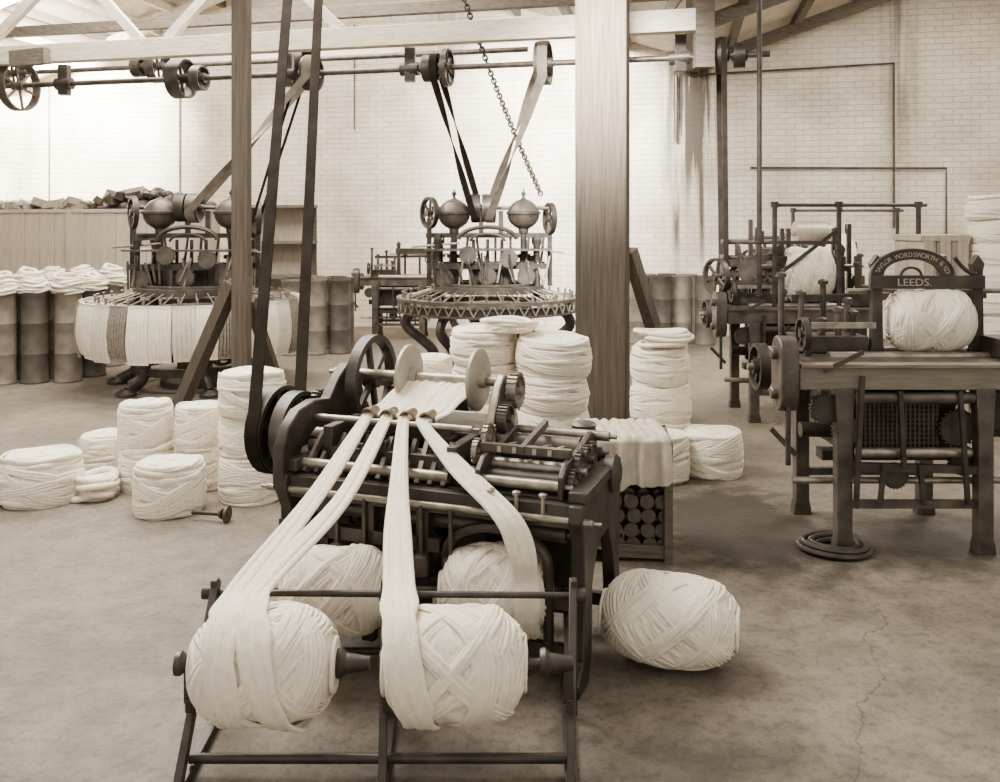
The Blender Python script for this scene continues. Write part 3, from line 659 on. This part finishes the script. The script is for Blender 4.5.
# ------------------------------------------------------------------ combing machines
def comb(cx,cy,label,Rr=.97,rot=0.):
    t=Thing('combing_machine',(cx,cy,0),label,'machine'); Zr=.88
    for k in range(6):
        a=2*pi*k/6-pi/2+.5; d=V((math.cos(a),math.sin(a),0)); Z=V((0,0,1)); nn_=d.cross(Z)
        cv=smooth([d*Rr*.62+Z*.78,d*Rr*.84+Z*.72,d*Rr*.90+Z*.58,d*Rr*.74+Z*.44,d*Rr*.60+Z*.30,d*Rr*.62+Z*.14,d*Rr*.78+Z*.04],5)
        t.part('leg',MB().tube(cv,.055,.045,10,False,[nn_]*len(cv)).lathe(d*Rr*.80,(0,0,1),[(0,.10),(.03,.10),(.07,.05)],14),IRON)
    t.part('base_ring',MB().ring((0,0,.20),(0,0,1),Rr*.60,.08,.07,40),IRON)
    t.part('table_ring',MB().ring((0,0,.79),(0,0,1),Rr*.93,.07,.14,48),IRON)
    t.part('centre_pedestal',MB().lathe((0,0,0),(0,0,1),[(0,.34),(.06,.34),(.12,.18),(.55,.15),(.72,.26),(.80,.50),(.80,.1)],36),IRON)
    t.part('driving_wheel',MB().wheel((.34,-.2,.42),(.3,1,0),.20,.05,.03,6,.04,.014,32),IRON)
    t.part('creel_rim',MB().ring((0,0,Zr),(0,0,1),Rr,.03,.12,56),IRON2); t.part('lower_rim',MB().ring((0,0,Zr-.13),(0,0,1),Rr*.98,.02,.03,56),IRON2)
    mb=MB(); nn=48
    for k in range(nn):
        a=2*pi*k/nn; b=2*pi*(k+.5)/nn; c=2*pi*(k+1)/nn; q=Rr*.985
        p=lambda an,z:V((q*math.cos(an),q*math.sin(an),z))
        mb.bar(p(a,Zr-.12),p(b,Zr),.012,.012).bar(p(b,Zr),p(c,Zr-.12),.012,.012)
    t.part('lattice',mb,STEEL)
    mb=MB()
    for k in range(36):
        a=2*pi*k/36; d=V((math.cos(a),math.sin(a),0)); mb.cyl(d*Rr*.9+V((0,0,Zr+.01)),d*.58+V((0,0,Zr+.10)),.007,n=6)
        mb.lathe(d*Rr*.93+V((0,0,Zr+.01)),(0,0,1),[(0,.012),(.05,.012),(.06,.02),(.065,.004)],8)
    cr_=t.part('conductor_rods',mb,STEEL); cr_['kind']='stuff'
    t.part('comb_circle',MB().ring((0,0,.98),(0,0,1),.60,.07,.10,48).ring((0,0,1.03),(0,0,1),.52,.02,.06,48),IRON2)
    for x in (-.52,.52):
        for y in (-.20,.25):
            t.part('column',MB().lathe((x,y,.80),(0,0,1),[(0,.05),(.04,.05),(.08,.032),(.5,.028),(.62,.028),(.66,.045),(.72,.045)],16),IRON)
    mb=MB().bar((-.62,-.2,1.22),(.62,-.2,1.22),.05,.06).bar((-.62,.25,1.22),(.62,.25,1.22),.05,.06).bar((-.66,.02,1.54),(.66,.02,1.54),.09,.05)
    for x in (-.52,.52): mb.bar((x,-.25,1.52),(x,.3,1.52),.06,.06).bar((x,-.25,1.22),(x,.3,1.22),.05,.05)
    t.part('cross_beams',mb,IRON)
    pts=[V((.30*math.cos(pi*i/14),-.22,1.50+.13*math.sin(pi*i/14))) for i in range(15)]
    t.part('arched_yoke',MB().tube(pts,.022,.03,8).tube([V((p.x*.6,-.22,1.48+(p.z-1.5)*.6)) for p in pts],.014,.014,8),IRON)
    for x in (-.36,.38):
        t.part('dome_housing',MB().lathe((x,0,1.56),(0,0,1),[(0,.05),(.05,.055),(.075,.10),(.11,.14),(.16,.165),(.20,.172),(.205,.185),(.23,.185),(.235,.168),(.28,.150),(.32,.118),(.35,.075),(.365,.035),(.38,.018),(.40,.014),(.415,.026),(.435,.024),(.45,.010),(.48,.003)],36),IRON2,'rounded metal dome pot with a finial',smooth=50)
    for x in (-.36,.38): t.part('vertical_spindle',MB().cyl((x,0,1.0),(x,0,1.56),.035,n=14).lathe((x,0,1.30),(0,0,1),[(0,.035),(.0,.08),(.04,.08),(.04,.035)],20),IRON)
    for x in (-.15,0,.15): t.part('vertical_spindle',MB().cyl((x,-.1,1.0),(x,-.1,1.5),.018,n=10),IRON)
    t.part('driving_pulley',MB().wheel((.0,.0,1.83),(1,0,0),.15,.12,.02,5,.04,.012).cyl((-.6,0,1.83),(.68,0,1.83),.02,n=12),IRON2)
    t.part('driving_pulley',MB().wheel((-.13,.0,1.83),(1,0,0),.15,.10,.02,5,.04,.012),IRON)
    t.part('spoked_wheel',MB().wheel((-.62,-.05,1.78),(.75,.5,0),.17,.05,.025,6,.035,.012,32),IRON)
    t.part('spoked_wheel',MB().wheel((.66,.0,1.72),(1,.3,0),.17,.05,.025,6,.035,.012,32),IRON)
    for a,b in (((-.62,-.05,1.0),(-.62,-.05,1.72)),((.66,0,1.0),(.66,0,1.68)),((-.07,0,1.55),(-.07,0,1.80)),((.14,0,1.55),(.14,0,1.80))): t.part('bearing_stand',MB().bar(a,b,.05,.05),IRON)
    for x,z in ((-.45,1.10),(.4,1.12),(0,1.12),(.22,1.3),(-.2,1.34)): t.part('gear',MB().gear((x,-.28,z),(0,1,0),.09,.03,18),IRON2)
    for k in range(18):
        x=R.uniform(-.6,.6); t.part('lever',MB().cyl((x,-.3,1.0+R.random()*.1),(x+R.uniform(-.1,.1),-.3+R.uniform(-.1,.1),1.25+R.random()*.12),.012,n=6),IRON2 if k%3 else STEEL)
    for k in range(8):
        x=-.56+k*.16; t.part('lever',MB().cyl((x,-.1,1.22),(x+R.uniform(-.05,.05),-.1,1.52),.014,n=6),IRON)
    t.part('lever',MB().cyl((-.8,-.15,1.42),(-.3,-.15,1.46),.012,n=8),STEEL); t.part('lever',MB().cyl((.5,-.1,1.4),(.8,-.2,1.36),.012,n=8),STEEL)
    t.part('gear_box',MB().bx(-.2,.25,-.1,.2,1.0,1.26),IRON,bevel=.006); t.part('gear_box',MB().bx(-.5,-.3,-.1,.2,1.0,1.2),IRON,bevel=.006); t.part('gear_box',MB().bx(.34,.55,-.05,.2,1.0,1.32),IRON,bevel=.006)
    t.part('shelf_plate',MB().bx(-.66,.66,-.26,.28,1.38,1.40),IRON2)
    t.done(rotz=rot); return t
comb(-.13,9.6,'circular iron wool-combing machine with latticed creel rim and two domes')
comb(-3.17,9.35,'circular iron wool-combing machine loaded with hanging wool around its creel',1.02)
def packmesh(mt,ribs):
    mb=MB(); q=random.Random(ribs)
    for k in range(ribs):
        x=(k-(ribs-1)/2)*.205/ribs
        pts=[]
        for i in range(10):
            s=i/9; pts.append((x+.003*math.sin(s*7+k),-.045*math.sin(pi*s)**.7-.006*q.random(),-.02-.50*s))
        mb.tube(pts,.108/ribs,.016,6,False,[(0,-1,0)]*10)
    mb.bx(-.10,.10,-.02,.0,-.52,0)
    return make_mesh('wool_pack',mb,mt,V((0,0,0)),60)
PK=[packmesh(WOOL,6),packmesh(WOOLD,7),packmesh(WOOL2,5)]
cx,cy=-3.17,9.35; NP=33
for k in range(NP):
    a=2*pi*k/NP; me=PK[[0,1,0,0,2,1,0,0,2][k%9]]
    o=bpy.data.objects.new('wool_pack',me); COL.objects.link(o); rr=1.075
    o.location=(cx+rr*math.cos(a),cy+rr*math.sin(a),.90); o.rotation_euler=(R.uniform(-.02,.02),R.uniform(-.03,.03),a+pi/2+R.uniform(-.04,.04)); o.scale=(1,1,R.uniform(.96,1.04))
    o['label']='bundle of wool strands hanging from the creel rim' if me!=PK[1] else 'darker striped bundle of wool strands hanging from the creel rim'
    o['category']='wool bundle'; o['group']='wool bundles around the combing machine'

twist_belt(row(-.62,SY,SZ),.135,(-.26,9.6,1.83),.155,(1,-.12,0),.07,'twisted leather belt from the line shaft to the combing machine',BELT)
twist_belt(row(.40,SY,SZ),.205,(-.10,9.6,1.83),.155,(1,-.12,0),.09,'slanting twisted canvas belt from the line shaft to the combing machine',BELTL)
twist_belt(row(-1.85,SY,SZ),.175,(-3.17,9.35,1.83),.155,(1,-.1,0),.10,'slanting twisted canvas belt between overhead pulley and combing machine',BELTL)
belt(row(-1.95,SY,SZ),.175,(-2.55,9.35,1.65),.12,(1,-.1,0),.03,'narrow leather belt down to the combing machine')
belt(row(1.95,SY,SZ),.165,(2.03,8.15,.95),.16,(1,-.1,0),.045,'dark leather belt hanging straight down to a machine pulley')
a=V((-.50,8.45,4.25)); b=V((.42,9.35,1.98)); n=66; mb=MB(); d=(b-a).normalized(); s1=d.cross(V((0,1,0))).normalized(); s2=d.cross(s1)
for i in range(n):
    c=a.lerp(b,i/(n-1))+V((0,0,-.10*math.sin(pi*i/(n-1)))); s_=s1 if i%2 else s2; pts=[c+d*.032*math.cos(2*pi*j/12)+s_*.022*math.sin(2*pi*j/12) for j in range(12)]
    mb.tube(pts,.009,.009,6,True)
ch=single('hoist_chain',mb,IRON,'iron link chain slanting down from the roof to the combing machine','chain',origin=(a+b)/2)

# ------------------------------------------------------------------ sliver cans
canm=MB().lathe((0,0,0),(0,0,1),[(0,.128),(0,.137),(.02,.140),(.03,.134),(.30,.133),(.31,.137),(.32,.133),(.62,.133),(.63,.137),(.64,.133),(.92,.133),(.93,.140),(.95,.140),(.95,.126),(.04,.124),(.04,.02),(.02,.02)],32)
cA=make_mesh('sliver_can',canm,CAN,V((0,0,0))); cB=make_mesh('sliver_can',canm,CAND,V((0,0,0)))
def headmesh(seed):
    q=random.Random(seed); mb=MB()
    mb.lathe((0,0,-.05),(0,0,1),[(0,.10),(.06,.12),(.12,.145),(.18,.14),(.24,.11),(.29,.06),(.31,.01)],24)
    for k in range(13):
        z=.01+k*.021; ph=q.uniform(0,6); m=26; pts=[]; ws=[]
        rr=.138*math.sqrt(max(1-(k/13.5)**2.6,.05)); ex=q.uniform(-.02,.02); ey=q.uniform(-.02,.02); tl=q.uniform(.01,.035)
        for i in range(m):
            t=2*pi*i/m; r2=rr*(1+.08*math.sin(3*t+ph)); pts.append((ex+r2*math.cos(t),ey+r2*math.sin(t),z+tl*math.sin(t+ph)+.008*math.sin(3*t))); ws.append(.024*(1+.2*math.sin(5*t+ph)))
        mb.tube(pts,ws,.020,8,True)
    return make_mesh('wool_heap',mb,WOOL,V((0,0,0)),180)
HD=[headmesh(s) for s in (1,2,3,4,5)]
def can(x,y,dark=False,head=True,group='sliver cans'):
    o=bpy.data.objects.new('sliver_can',cB if dark else cA); COL.objects.link(o); o.location=(x,y,0); o.rotation_euler=(0,0,R.uniform(0,6))
    o['label']=('tall dark metal can for wool sliver' if dark else 'tall grey metal can for wool sliver')+(' heaped with wool' if head else ' standing by the wall'); o['category']='can'; o['group']=group
    if head:
        h=bpy.data.objects.new('wool_heap',HD[R.randrange(5)]); COL.objects.link(h); h.location=(x,y,.94); h.rotation_euler=(0,0,R.uniform(0,6)); h.scale=(R.uniform(.9,1.0),)*2+(R.uniform(.5,.85),); h['label']='heap of coiled wool rising from a can'; h['category']='wool'; h['group']='wool heaps in the cans'
g='cans heaped with wool'
for r_ in range(4):
    for c in range(5):
        x=-4.56-c*.305+(r_%2)*.14-r_*.05+R.uniform(-.01,.01); y=9.50-c*.07+r_*.36
        can(x,y,(c+r_)%3==1,True,g)
for x,y in ((-4.2,11.0),(-3.9,11.2),(-3.6,11.1)): can(x,y,False,True,g)
g='plain cans near the far wall'
for i,(x,y) in enumerate(((-2.72,12.1),(-2.40,12.05),(-2.08,12.0),(-2.55,12.4),(-2.24,12.35),(-2.35,11.5),(-2.06,11.6),(-2.64,11.45))): can(x,y,i%2==0,False,g)
for i,(x,y) in enumerate(((1.95,12.6),(2.24,12.45),(2.53,12.55),(2.82,12.4),(2.1,12.9),(2.4,12.95),(2.68,12.85))): can(x,y,i%2==1,False,'cans standing at the far wall')

# ------------------------------------------------------------------ text mesh helper
def text_mesh(ch,size,ext=.002):
    cu=bpy.data.curves.new('t','FONT'); cu.body=ch; cu.size=size; cu.extrude=ext; cu.align_x='CENTER'; cu.resolution_u=3
    ob=bpy.data.objects.new('t',cu); COL.objects.link(ob); dg=bpy.context.evaluated_depsgraph_get(); me=bpy.data.meshes.new_from_object(ob.evaluated_get(dg))
    vs=[v.co.copy() for v in me.vertices]; fs=[tuple(p.vertices) for p in me.polygons]
    bpy.data.objects.remove(ob); bpy.data.curves.remove(cu); bpy.data.meshes.remove(me); return vs,fs

# ------------------------------------------------------------------ balling machines
def balling(ox,oy,label,detail=True,gantry=False,rot=0,sc=1,ext=1.30,arch=True):
    t=Thing('balling_machine',(ox,oy,0),label,'machine')
    LX=ext; H=.955
    for x,y in ((.225,.03),(.93,.03),(.225,.66),(.93,.66)):
        t.part('leg',MB().prism([(-.052,0),(.052,0),(.046,.05),(.038,.08),(.038,.6),(.05,H-.12),(-.05,H-.12),(-.038,.6),(-.038,.08),(-.046,.05)],l(x,y-.035,0),(1,0,0),(0,0,1),(0,.07,0)),IRON2,bevel=.004)
    t.part('table_frame',MB().bx(0,LX,0,.05,H-.13,H-.005).bx(0,LX,.66,.71,H-.13,H-.005).bx(0,.05,.05,.66,H-.13,H-.005).bx(.0,LX,-.02,.06,H-.02,H).bx(LX-.05,LX,.05,.66,H-.13,H-.005),TABLEM if detail else IRON2,bevel=.004)
    t.part('table_top',MB().bx(.05,LX-.05,.06,.66,H-.03,H-.004),IRON2)
    st=[]
    for i in range(13): a=pi*i/12; st.append((.09*math.cos(a),1.00+.09*math.sin(a)))
    for i in range(13): a=pi+pi*i/12; st.append((.09*math.cos(a),.80+.09*math.sin(a)))
    t.part('gear_case',MB().prism(st,l(-.10,.06,0),(0,1,0),(0,0,1),l(.09,0,0)).cyl(l(-.13,.06,1.0),l(.0,.06,1.0),.03).cyl(l(-.13,.06,.80),l(.0,.06,.80),.03),IRON2,bevel=.008)
    t.part('drive_pulley',MB().wheel(l(-.05,.52,.86),(1,0,0),.13,.06,.02,5,.04,.013),IRON)
    t.part('drive_shaft',MB().cyl(l(-.12,.52,.86),l(.3,.52,.86),.02,n=12),STEEL)
    for y in (.30,.50):
        t.part('fluted_roller',MB().cyl(l(.25,y,H-.01),l(1.2,y,H-.01),.03,n=20),STEEL)
    for x in (.545,1.09):
        t.part('upright',MB().prism([(-.045,H-.02),(.045,H-.02),(.03,H+.05),(.025,1.40),(.035,1.44),(.0,1.49),(-.035,1.44),(-.025,1.40),(-.03,H+.05)],l(x,.37,0),(1,0,0),(0,0,1),l(0,.05,0)),IRON,bevel=.003)
    t.part('slide_bar',MB().bx(.50,1.12,.355,.39,1.305,1.378),IRON,bevel=.003)
    t.part('slide_rod',MB().cyl(l(.40,.42,1.29),l(1.30,.42,1.29),.014,n=10),STEEL)
    if arch:
        c=.725; z0=1.375; outer=[];inner=[]
        for i in range(29):
            a=pi*i/28; outer.append((c+.225*math.cos(a),z0+.145*math.sin(a)))
        for i in range(29):
            a=pi-pi*i/28; inner.append((c+.152*math.cos(a),z0+.006+.082*math.sin(a)))
        t.part('arch_bracket',MB().prism(outer+inner,l(0,.355,0),(1,0,0),(0,0,1),l(0,.03,0)),IRON,smooth=40)
        t.part('arch_rim',MB().tube([l(c+.225*math.cos(pi*i/28),.355,z0+.145*math.sin(pi*i/28)) for i in range(29)],.006,.009,8),IRON2)
        t.part('arch_scroll',MB().tube([l(c+.235+.12*q_/10,.37,z0+.01+.09*(1-(q_/10))**2) for q_ in range(11)],.012,.012,8),IRON)
        t.part('arch_scroll',MB().tube([l(c+.055*math.cos(pi*i/16),.37,z0+.045*math.sin(pi*i/16)) for i in range(17)],.008,.008,8),IRON)
        word='TAYLOR WORDSWORTH & CO'; m=MB(); n=len(word)
        for i,chh in enumerate(word):
            if chh==' ': continue
            an=math.radians(168-156*i/(n-1)); vs,fs=text_mesh(chh,.036)
            ex,ez=.180*math.cos(an),.103*math.sin(an)
            pos=l(c+ex,.353,z0+ez); tt=V((.180*math.sin(an),0,-.103*math.cos(an))).normalized(); tz=V((-tt.z,0,tt.x))
            m.add([pos+tt*v.x*.95+tz*v.y+V((0,-1,0))*v.z for v in vs],fs)
        t.part('lettering',m,LETTER,'raised curved pale lettering')
        m=MB(); vs,fs=text_mesh('LEEDS.',.056); pos=l(c+.01,.353,1.322); m.add([pos+V((1,0,0))*v.x*1.15+V((0,0,1))*v.y+V((0,-1,0))*v.z for v in vs],fs)
        t.part('lettering',m,LETTER,'raised straight pale lettering')
    t.part('lower_shaft',MB().cyl(l(.0,.12,.34),l(LX,.12,.34),.018,n=12),STEEL); t.part('foot_rail',MB().bar(l(.2,.05,.24),l(.95,.05,.24),.03,.04),IRON2); t.part('foot_rail',MB().bar(l(.2,.66,.24),l(.95,.66,.24),.03,.04),IRON2)
    t.part('cross_rail',MB().bar(l(.22,.35,.42),l(.93,.35,.42),.10,.05),IRON); t.part('cross_rail',MB().bar(l(.22,.02,.44),l(.93,.02,.42),.03,.04),IRON)
    mb=MB().bx(.33,.74,.10,.13,.46,.80)
    for i in range(18): mb.bx(.333+i*.023,.341+i*.023,.085,.10,.46,.80)
    for i in range(14): mb.bx(.33,.74,.088,.098,.465+i*.024,.471+i*.024)
    t.part('gill_bars',mb,IRON)
    t.part('under_casing',MB().bx(.30,.88,.20,.55,.46,.83),IRON)
    for x,y,z,r in ((.82,.07,.62,.09),(.80,.07,.80,.06),(.27,.10,.60,.07),(.86,.09,.45,.07),(.28,.09,.42,.05),(1.06,.1,.7,.1),(.50,.06,.38,.06),(.14,.05,.72,.07)): t.part('gear',MB().gear(l(x,y,z),(0,1,0),r,.03,22),IRON)
    t.part('under_roller',MB().cyl(l(.30,.03,.78),l(.88,.03,.78),.03,n=16),IRON2); t.part('under_roller',MB().cyl(l(.30,.05,.50),l(.88,.05,.50),.025,n=16),STEEL); t.part('under_roller',MB().cyl(l(.10,.3,.56),l(1.2,.3,.56),.04,n=16),IRON)
    for a_,b_ in (((-.06,.0,.98),(-.06,.0,.45)),((-.13,.05,.62),(-.02,.0,.50)),((.30,-.03,.90),(.26,-.05,.25)),((.12,.0,.92),(.30,-.04,1.02)),((.42,.0,.45),(.40,.0,.25)),((.60,.0,.45),(.62,.0,.25)),((.80,.0,.82),(.84,.0,.25)),((1.02,.0,.82),(1.02,.0,.35)),((.5,.0,.82),(.52,.0,.44)),((1.1,.0,.80),(1.04,.0,.30))): t.part('hand_lever',MB().bar(l(*a_),l(*b_),.022,.022),IRON)
    for i,(x,y,h) in enumerate(((.18,.45,.14),(.27,.45,.16),(.36,.45,.22),(.44,.45,.20),(.2,.58,.3),(.33,.6,.36),(.46,.58,.26),(1.15,.2,.35),(1.22,.3,.42),(.62,.60,.30),(.85,.60,.34),(1.0,.6,.5),(.1,.62,.4))):
        t.part('spindle',MB().cyl(l(x,y,H),l(x,y,H+h),.018,n=8).lathe(l(x,y,H+h),(0,0,1),[(0,.012),(0,.03),(.02,.03),(.03,.01)],12),IRON if i%2 else IRON2)
    t.part('feed_head',MB().bx(.12,.50,.38,.60,H,H+.09),IRON,bevel=.004); t.part('feed_head',MB().bx(1.10,1.28,.15,.4,H,H+.10),IRON,bevel=.004)
    t.part('feed_bar',MB().bar(l(.14,.3,H+.16),l(.5,.3,H+.16),.03,.03),STEEL); t.part('feed_bar',MB().bar(l(.14,.3,H),l(.14,.3,H+.2),.03,.03),IRON)
    t.part('feed_bar',MB().bar(l(.15,.6,H+.28),l(1.25,.6,H+.30),.03,.04),IRON)
    t.part('hand_wheel',MB().wheel(l(.10,.25,H+.12),(1,0,0),.09,.03,.015,5,.02,.008),IRON)
    t.part('hand_wheel',MB().wheel(l(1.02,.62,H+.25),(.4,1,0),.10,.03,.015,5,.02,.008),IRON2)
    if gantry:
        for x in (.45,1.0,1.68): t.part('rail_post',MB().cyl(l(x,.20,.9 if x<1.3 else .0),l(x,.20,1.82),.022,n=10).lathe(l(x,.20,1.80),(0,0,1),[(0,.02),(.0,.035),(.05,.035),(.05,.01)],12),IRON)
        t.part('overhead_rail',MB().cyl(l(.42,.20,1.82),l(1.75,.20,1.82),.016,n=10),IRON)
        t.part('stay_bar',MB().bar(l(.45,.2,1.5),l(1.0,.2,1.5),.03,.03),IRON); t.part('stay_bar',MB().bar(l(.45,.2,1.2),l(1.0,.2,1.62),.02,.03),IRON)
        t.part('top_roller',MB().cyl(l(.80,.75,1.57),l(1.08,.75,1.57),.11,n=28).cyl(l(.70,.75,1.57),l(1.2,.75,1.57),.02,n=12),PALEMETAL,'pale wooden-faced roller')
        for x in (.74,1.16): t.part('roller_stand',MB().bar(l(x,.75,.9),l(x,.75,1.62),.04,.04),IRON)
        for x,h in ((.12,1.62),(.22,1.5),(.34,1.7),(.62,1.62),(1.12,1.55),(1.22,1.66)): t.part('frame_post',MB().bar(l(x,.55,H),l(x,.55,h),.035,.035),IRON)
        for z in (1.2,1.36,1.5): t.part('frame_rail',MB().cyl(l(.08,.55,z),l(.66,.55,z),.022,n=12),IRON2 if z>1.3 else STEEL)
        for i in range(20):
            x=.08+i*.065; t.part('feed_link',MB().bar(l(x,.44+.05*(i%3),H),l(x+R.uniform(-.08,.08),.5,H+R.uniform(.2,.55)),.026,.038),IRON if i%2 else IRON2)
        t.part('link_bar',MB().bar(l(.1,.5,1.30),l(.72,.5,1.40),.04,.06),IRON); t.part('link_bar',MB().bar(l(.0,.42,1.15),l(.5,.42,1.12),.05,.05),IRON); t.part('gear',MB().gear(l(.30,.46,1.25),(0,1,0),.1,.03,20),IRON2)
        t.part('gear',MB().gear(l(.16,.40,1.08),(0,1,0),.08,.03,20),IRON)
        t.part('hand_wheel',MB().wheel(l(.0,.4,1.2),(1,.5,0),.16,.05,.02,6,.03,.012),IRON)
        t.part('front_casing',MB().bx(.30,1.2,.1,.6,.45,.80),IRON)
    t.done(rotz=rot,scale=sc); return t
balling(1.5,4.5,'iron balling machine with a lettered arch over a wool ball')
put_ball(BALLS[4],(2.33,4.90,.968+.165),(2.2,0,0),'cross-wound white wool ball on the machine rollers',(1.06,.91,.91))
balling(1.90,7.5,'iron balling machine with an overhead rail and a wool ball',False,True,arch=False)
put_ball(BALLS[4],(2.70,7.90,1.22),(1.2,0,.0),'tall white wool ball held in the balling machine',(.98,1.3,1.3))
balling(3.0,10.4,'iron balling machine with wool on it near the wall',False,True,arch=False)
put_ball(BALLS[4],(4.0,10.8,1.28),(.2,0,0),'white wool ball held in the far balling machine',(1.1,1.45,1.45))
balling(-2.0,12.8,'dark iron drawing machine standing by the far wall',False,False,sc=.95,arch=False)
mb=MB()
for k in range(5):
    rr=.095+.020*k; z=.018+(.02 if k in (1,3) else 0)
    mb.tube([(1.70+rr*math.cos(2*pi*i/28),4.58+rr*.95*math.sin(2*pi*i/28),z+.004*math.sin(4*pi*i/28)) for i in range(28)],.014,.014,8,True)
single('belt_coil',mb,IRON,'coil of dark leather belting lying on the floor','belt coil')

# ------------------------------------------------------------------ bins & shelves
def cupboard(x0,x1,y,d,z1,label,cols,rz=0,name='wooden_bin',cat='bin'):
    t=Thing(name,((x0+x1)/2,y,0),label,cat); w_=x1-x0
    t.part('carcass',MB().bx(-w_/2,w_/2,.02,d,0,z1-.04).bx(-w_/2-.02,w_/2+.02,-.02,d,z1-.05,z1),WOODP,bevel=.004)
    for i in range(cols):
        a=-w_/2+i*w_/cols; b=a+w_/cols-.008
        t.part('plank',MB().bx(a,b,-.005+.004*(i%2),.02,.02,z1-.05),WOODP,bevel=.003)
    for x in (-w_/2+.04,0,w_/2-.04): t.part('batten',MB().bx(x-.04,x+.04,-.03,-.004,.0,z1-.05),WOODP)
    t.done(rotz=rz); return t
cupboard(-7.9,-4.1,12.55,.7,1.87,'long pale plank-fronted bin heaped with dark material',16,TH)
cupboard(3.40,3.76,7.25,.5,1.57,'narrow plank-fronted wooden cabinet beside stacked wool',3,name='wooden_cabinet',cat='cabinet')
def heap(cx,cy,z,lx,ly,h,seed,label,n=60,mt=WOOLD):
    q=random.Random(seed); mb=MB()
    for k in range(n):
        u=q.uniform(-1,1); v=q.uniform(-1,1); r=q.uniform(.05,.12); zz=z+max(r*.5,h*(1-u*u)*q.uniform(.1,1)-r*.3)
        c=V((cx+u*lx/2,cy+v*ly/2+TH*u*lx/2,zz))
        if q.random()<.5: mb.box(c,(r*q.uniform(1,3),r*1.5,r),(q.uniform(-.5,.5),q.uniform(-.6,.6),q.uniform(0,3)))
        else: mb.lathe(c,(q.uniform(-.5,.5),q.uniform(-.5,.5),1),[(-r*.6,.01),(-r*.5,r*.7),(-r*.1,r*q.uniform(.9,1.1)),(r*.3,r*.85),(r*.6,r*.4),(r*.65,.01)],9)
    o=single('waste_heap',mb,mt,label,'heap',smooth=30); o['kind']='stuff'; return o
heap(-6.9,13.1,1.86,2.0,.5,.14,1,'low heap of waste wool on top of the bin',90)
heap(-5.05,12.84,1.86,1.9,.5,.30,2,'dark jumble of sacks and scrap on top of the bin',150,IRON2)
sh=Thing('shelf_rack',(-3.2,12.95,0),'open timber shelf rack with goods against the wall','shelf')
for x in (-.46,.46):
    for y in (0,.35): sh.part('upright',MB().bx(x-.03,x+.03,y-.03,y+.03,0,1.95),WOODM)
for z in (.4,.9,1.4,1.92): sh.part('shelf_board',MB().bx(-.5,.5,-.03,.38,z-.02,z+.02),WOODM)
sh.part('back_board',MB().bx(-.46,.46,.37,.39,.3,1.9),WOODP); sh.done()

# ------------------------------------------------------------------ lights
def area(loc,tgt,sx,sy,e,c=(1,.92,.80)):
    ld=bpy.data.lights.new('skylight','AREA'); ld.shape='RECTANGLE'; ld.size=sx; ld.size_y=sy; ld.energy=e; ld.color=c
    o=bpy.data.objects.new('skylight',ld); COL.objects.link(o); o.location=loc; o.rotation_euler=(V(tgt)-V(loc)).to_track_quat('-Z','Y').to_euler(); return o
area((-1.5,9.5,5.3),(-1.5,10.6,0),7,4,2300)
area((4.5,9.0,5.0),(4.2,10.2,0),3.5,3.5,780)
area((-2.2,5.0,4.6),(-.5,4.0,0),2.5,2.5,560)
def spot(loc,tgt,e,ang,bl=1,rad=.4):
    ld=bpy.data.lights.new('glare_spot','SPOT'); ld.energy=e; ld.color=(1,.93,.83); ld.spot_size=math.radians(ang); ld.spot_blend=bl; ld.shadow_soft_size=rad
    o=bpy.data.objects.new('glare_spot',ld); COL.objects.link(o); o.location=loc; o.rotation_euler=(V(tgt)-V(loc)).to_track_quat('-Z','Y').to_euler()
spot((-6.0,11.3,4.6),(-8.0,15.8,2.9),24000,75)  # unseen spot added to imitate the glare on the far-left wall
spot((.6,10.5,4.7),(.9,14.0,3.3),15000,75)  # added spot above the view, imitates the bright glare behind the thick post
spot((.35,4.9,4.0),(.80,7.0,2.85),9500,44)  # added spot imitating halation on the upper post, not a fitting of the shed
wd=bpy.data.worlds.new('world'); bpy.context.scene.world=wd; wd.use_nodes=True
bg=wd.node_tree.nodes['Background']; bg.inputs[0].default_value=(1,.90,.76,1); bg.inputs[1].default_value=1.3

# ------------------------------------------------------------------ camera
cd=bpy.data.cameras.new('camera'); cam=bpy.data.objects.new('camera',cd); COL.objects.link(cam)
cam.location=(0,0,1.65); cam.rotation_euler=(pi/2,0,0); cd.sensor_width=36; cd.lens=32.4; cd.shift_y=-(391-225)/1000; cd.clip_end=100
bpy.context.scene.camera=cam
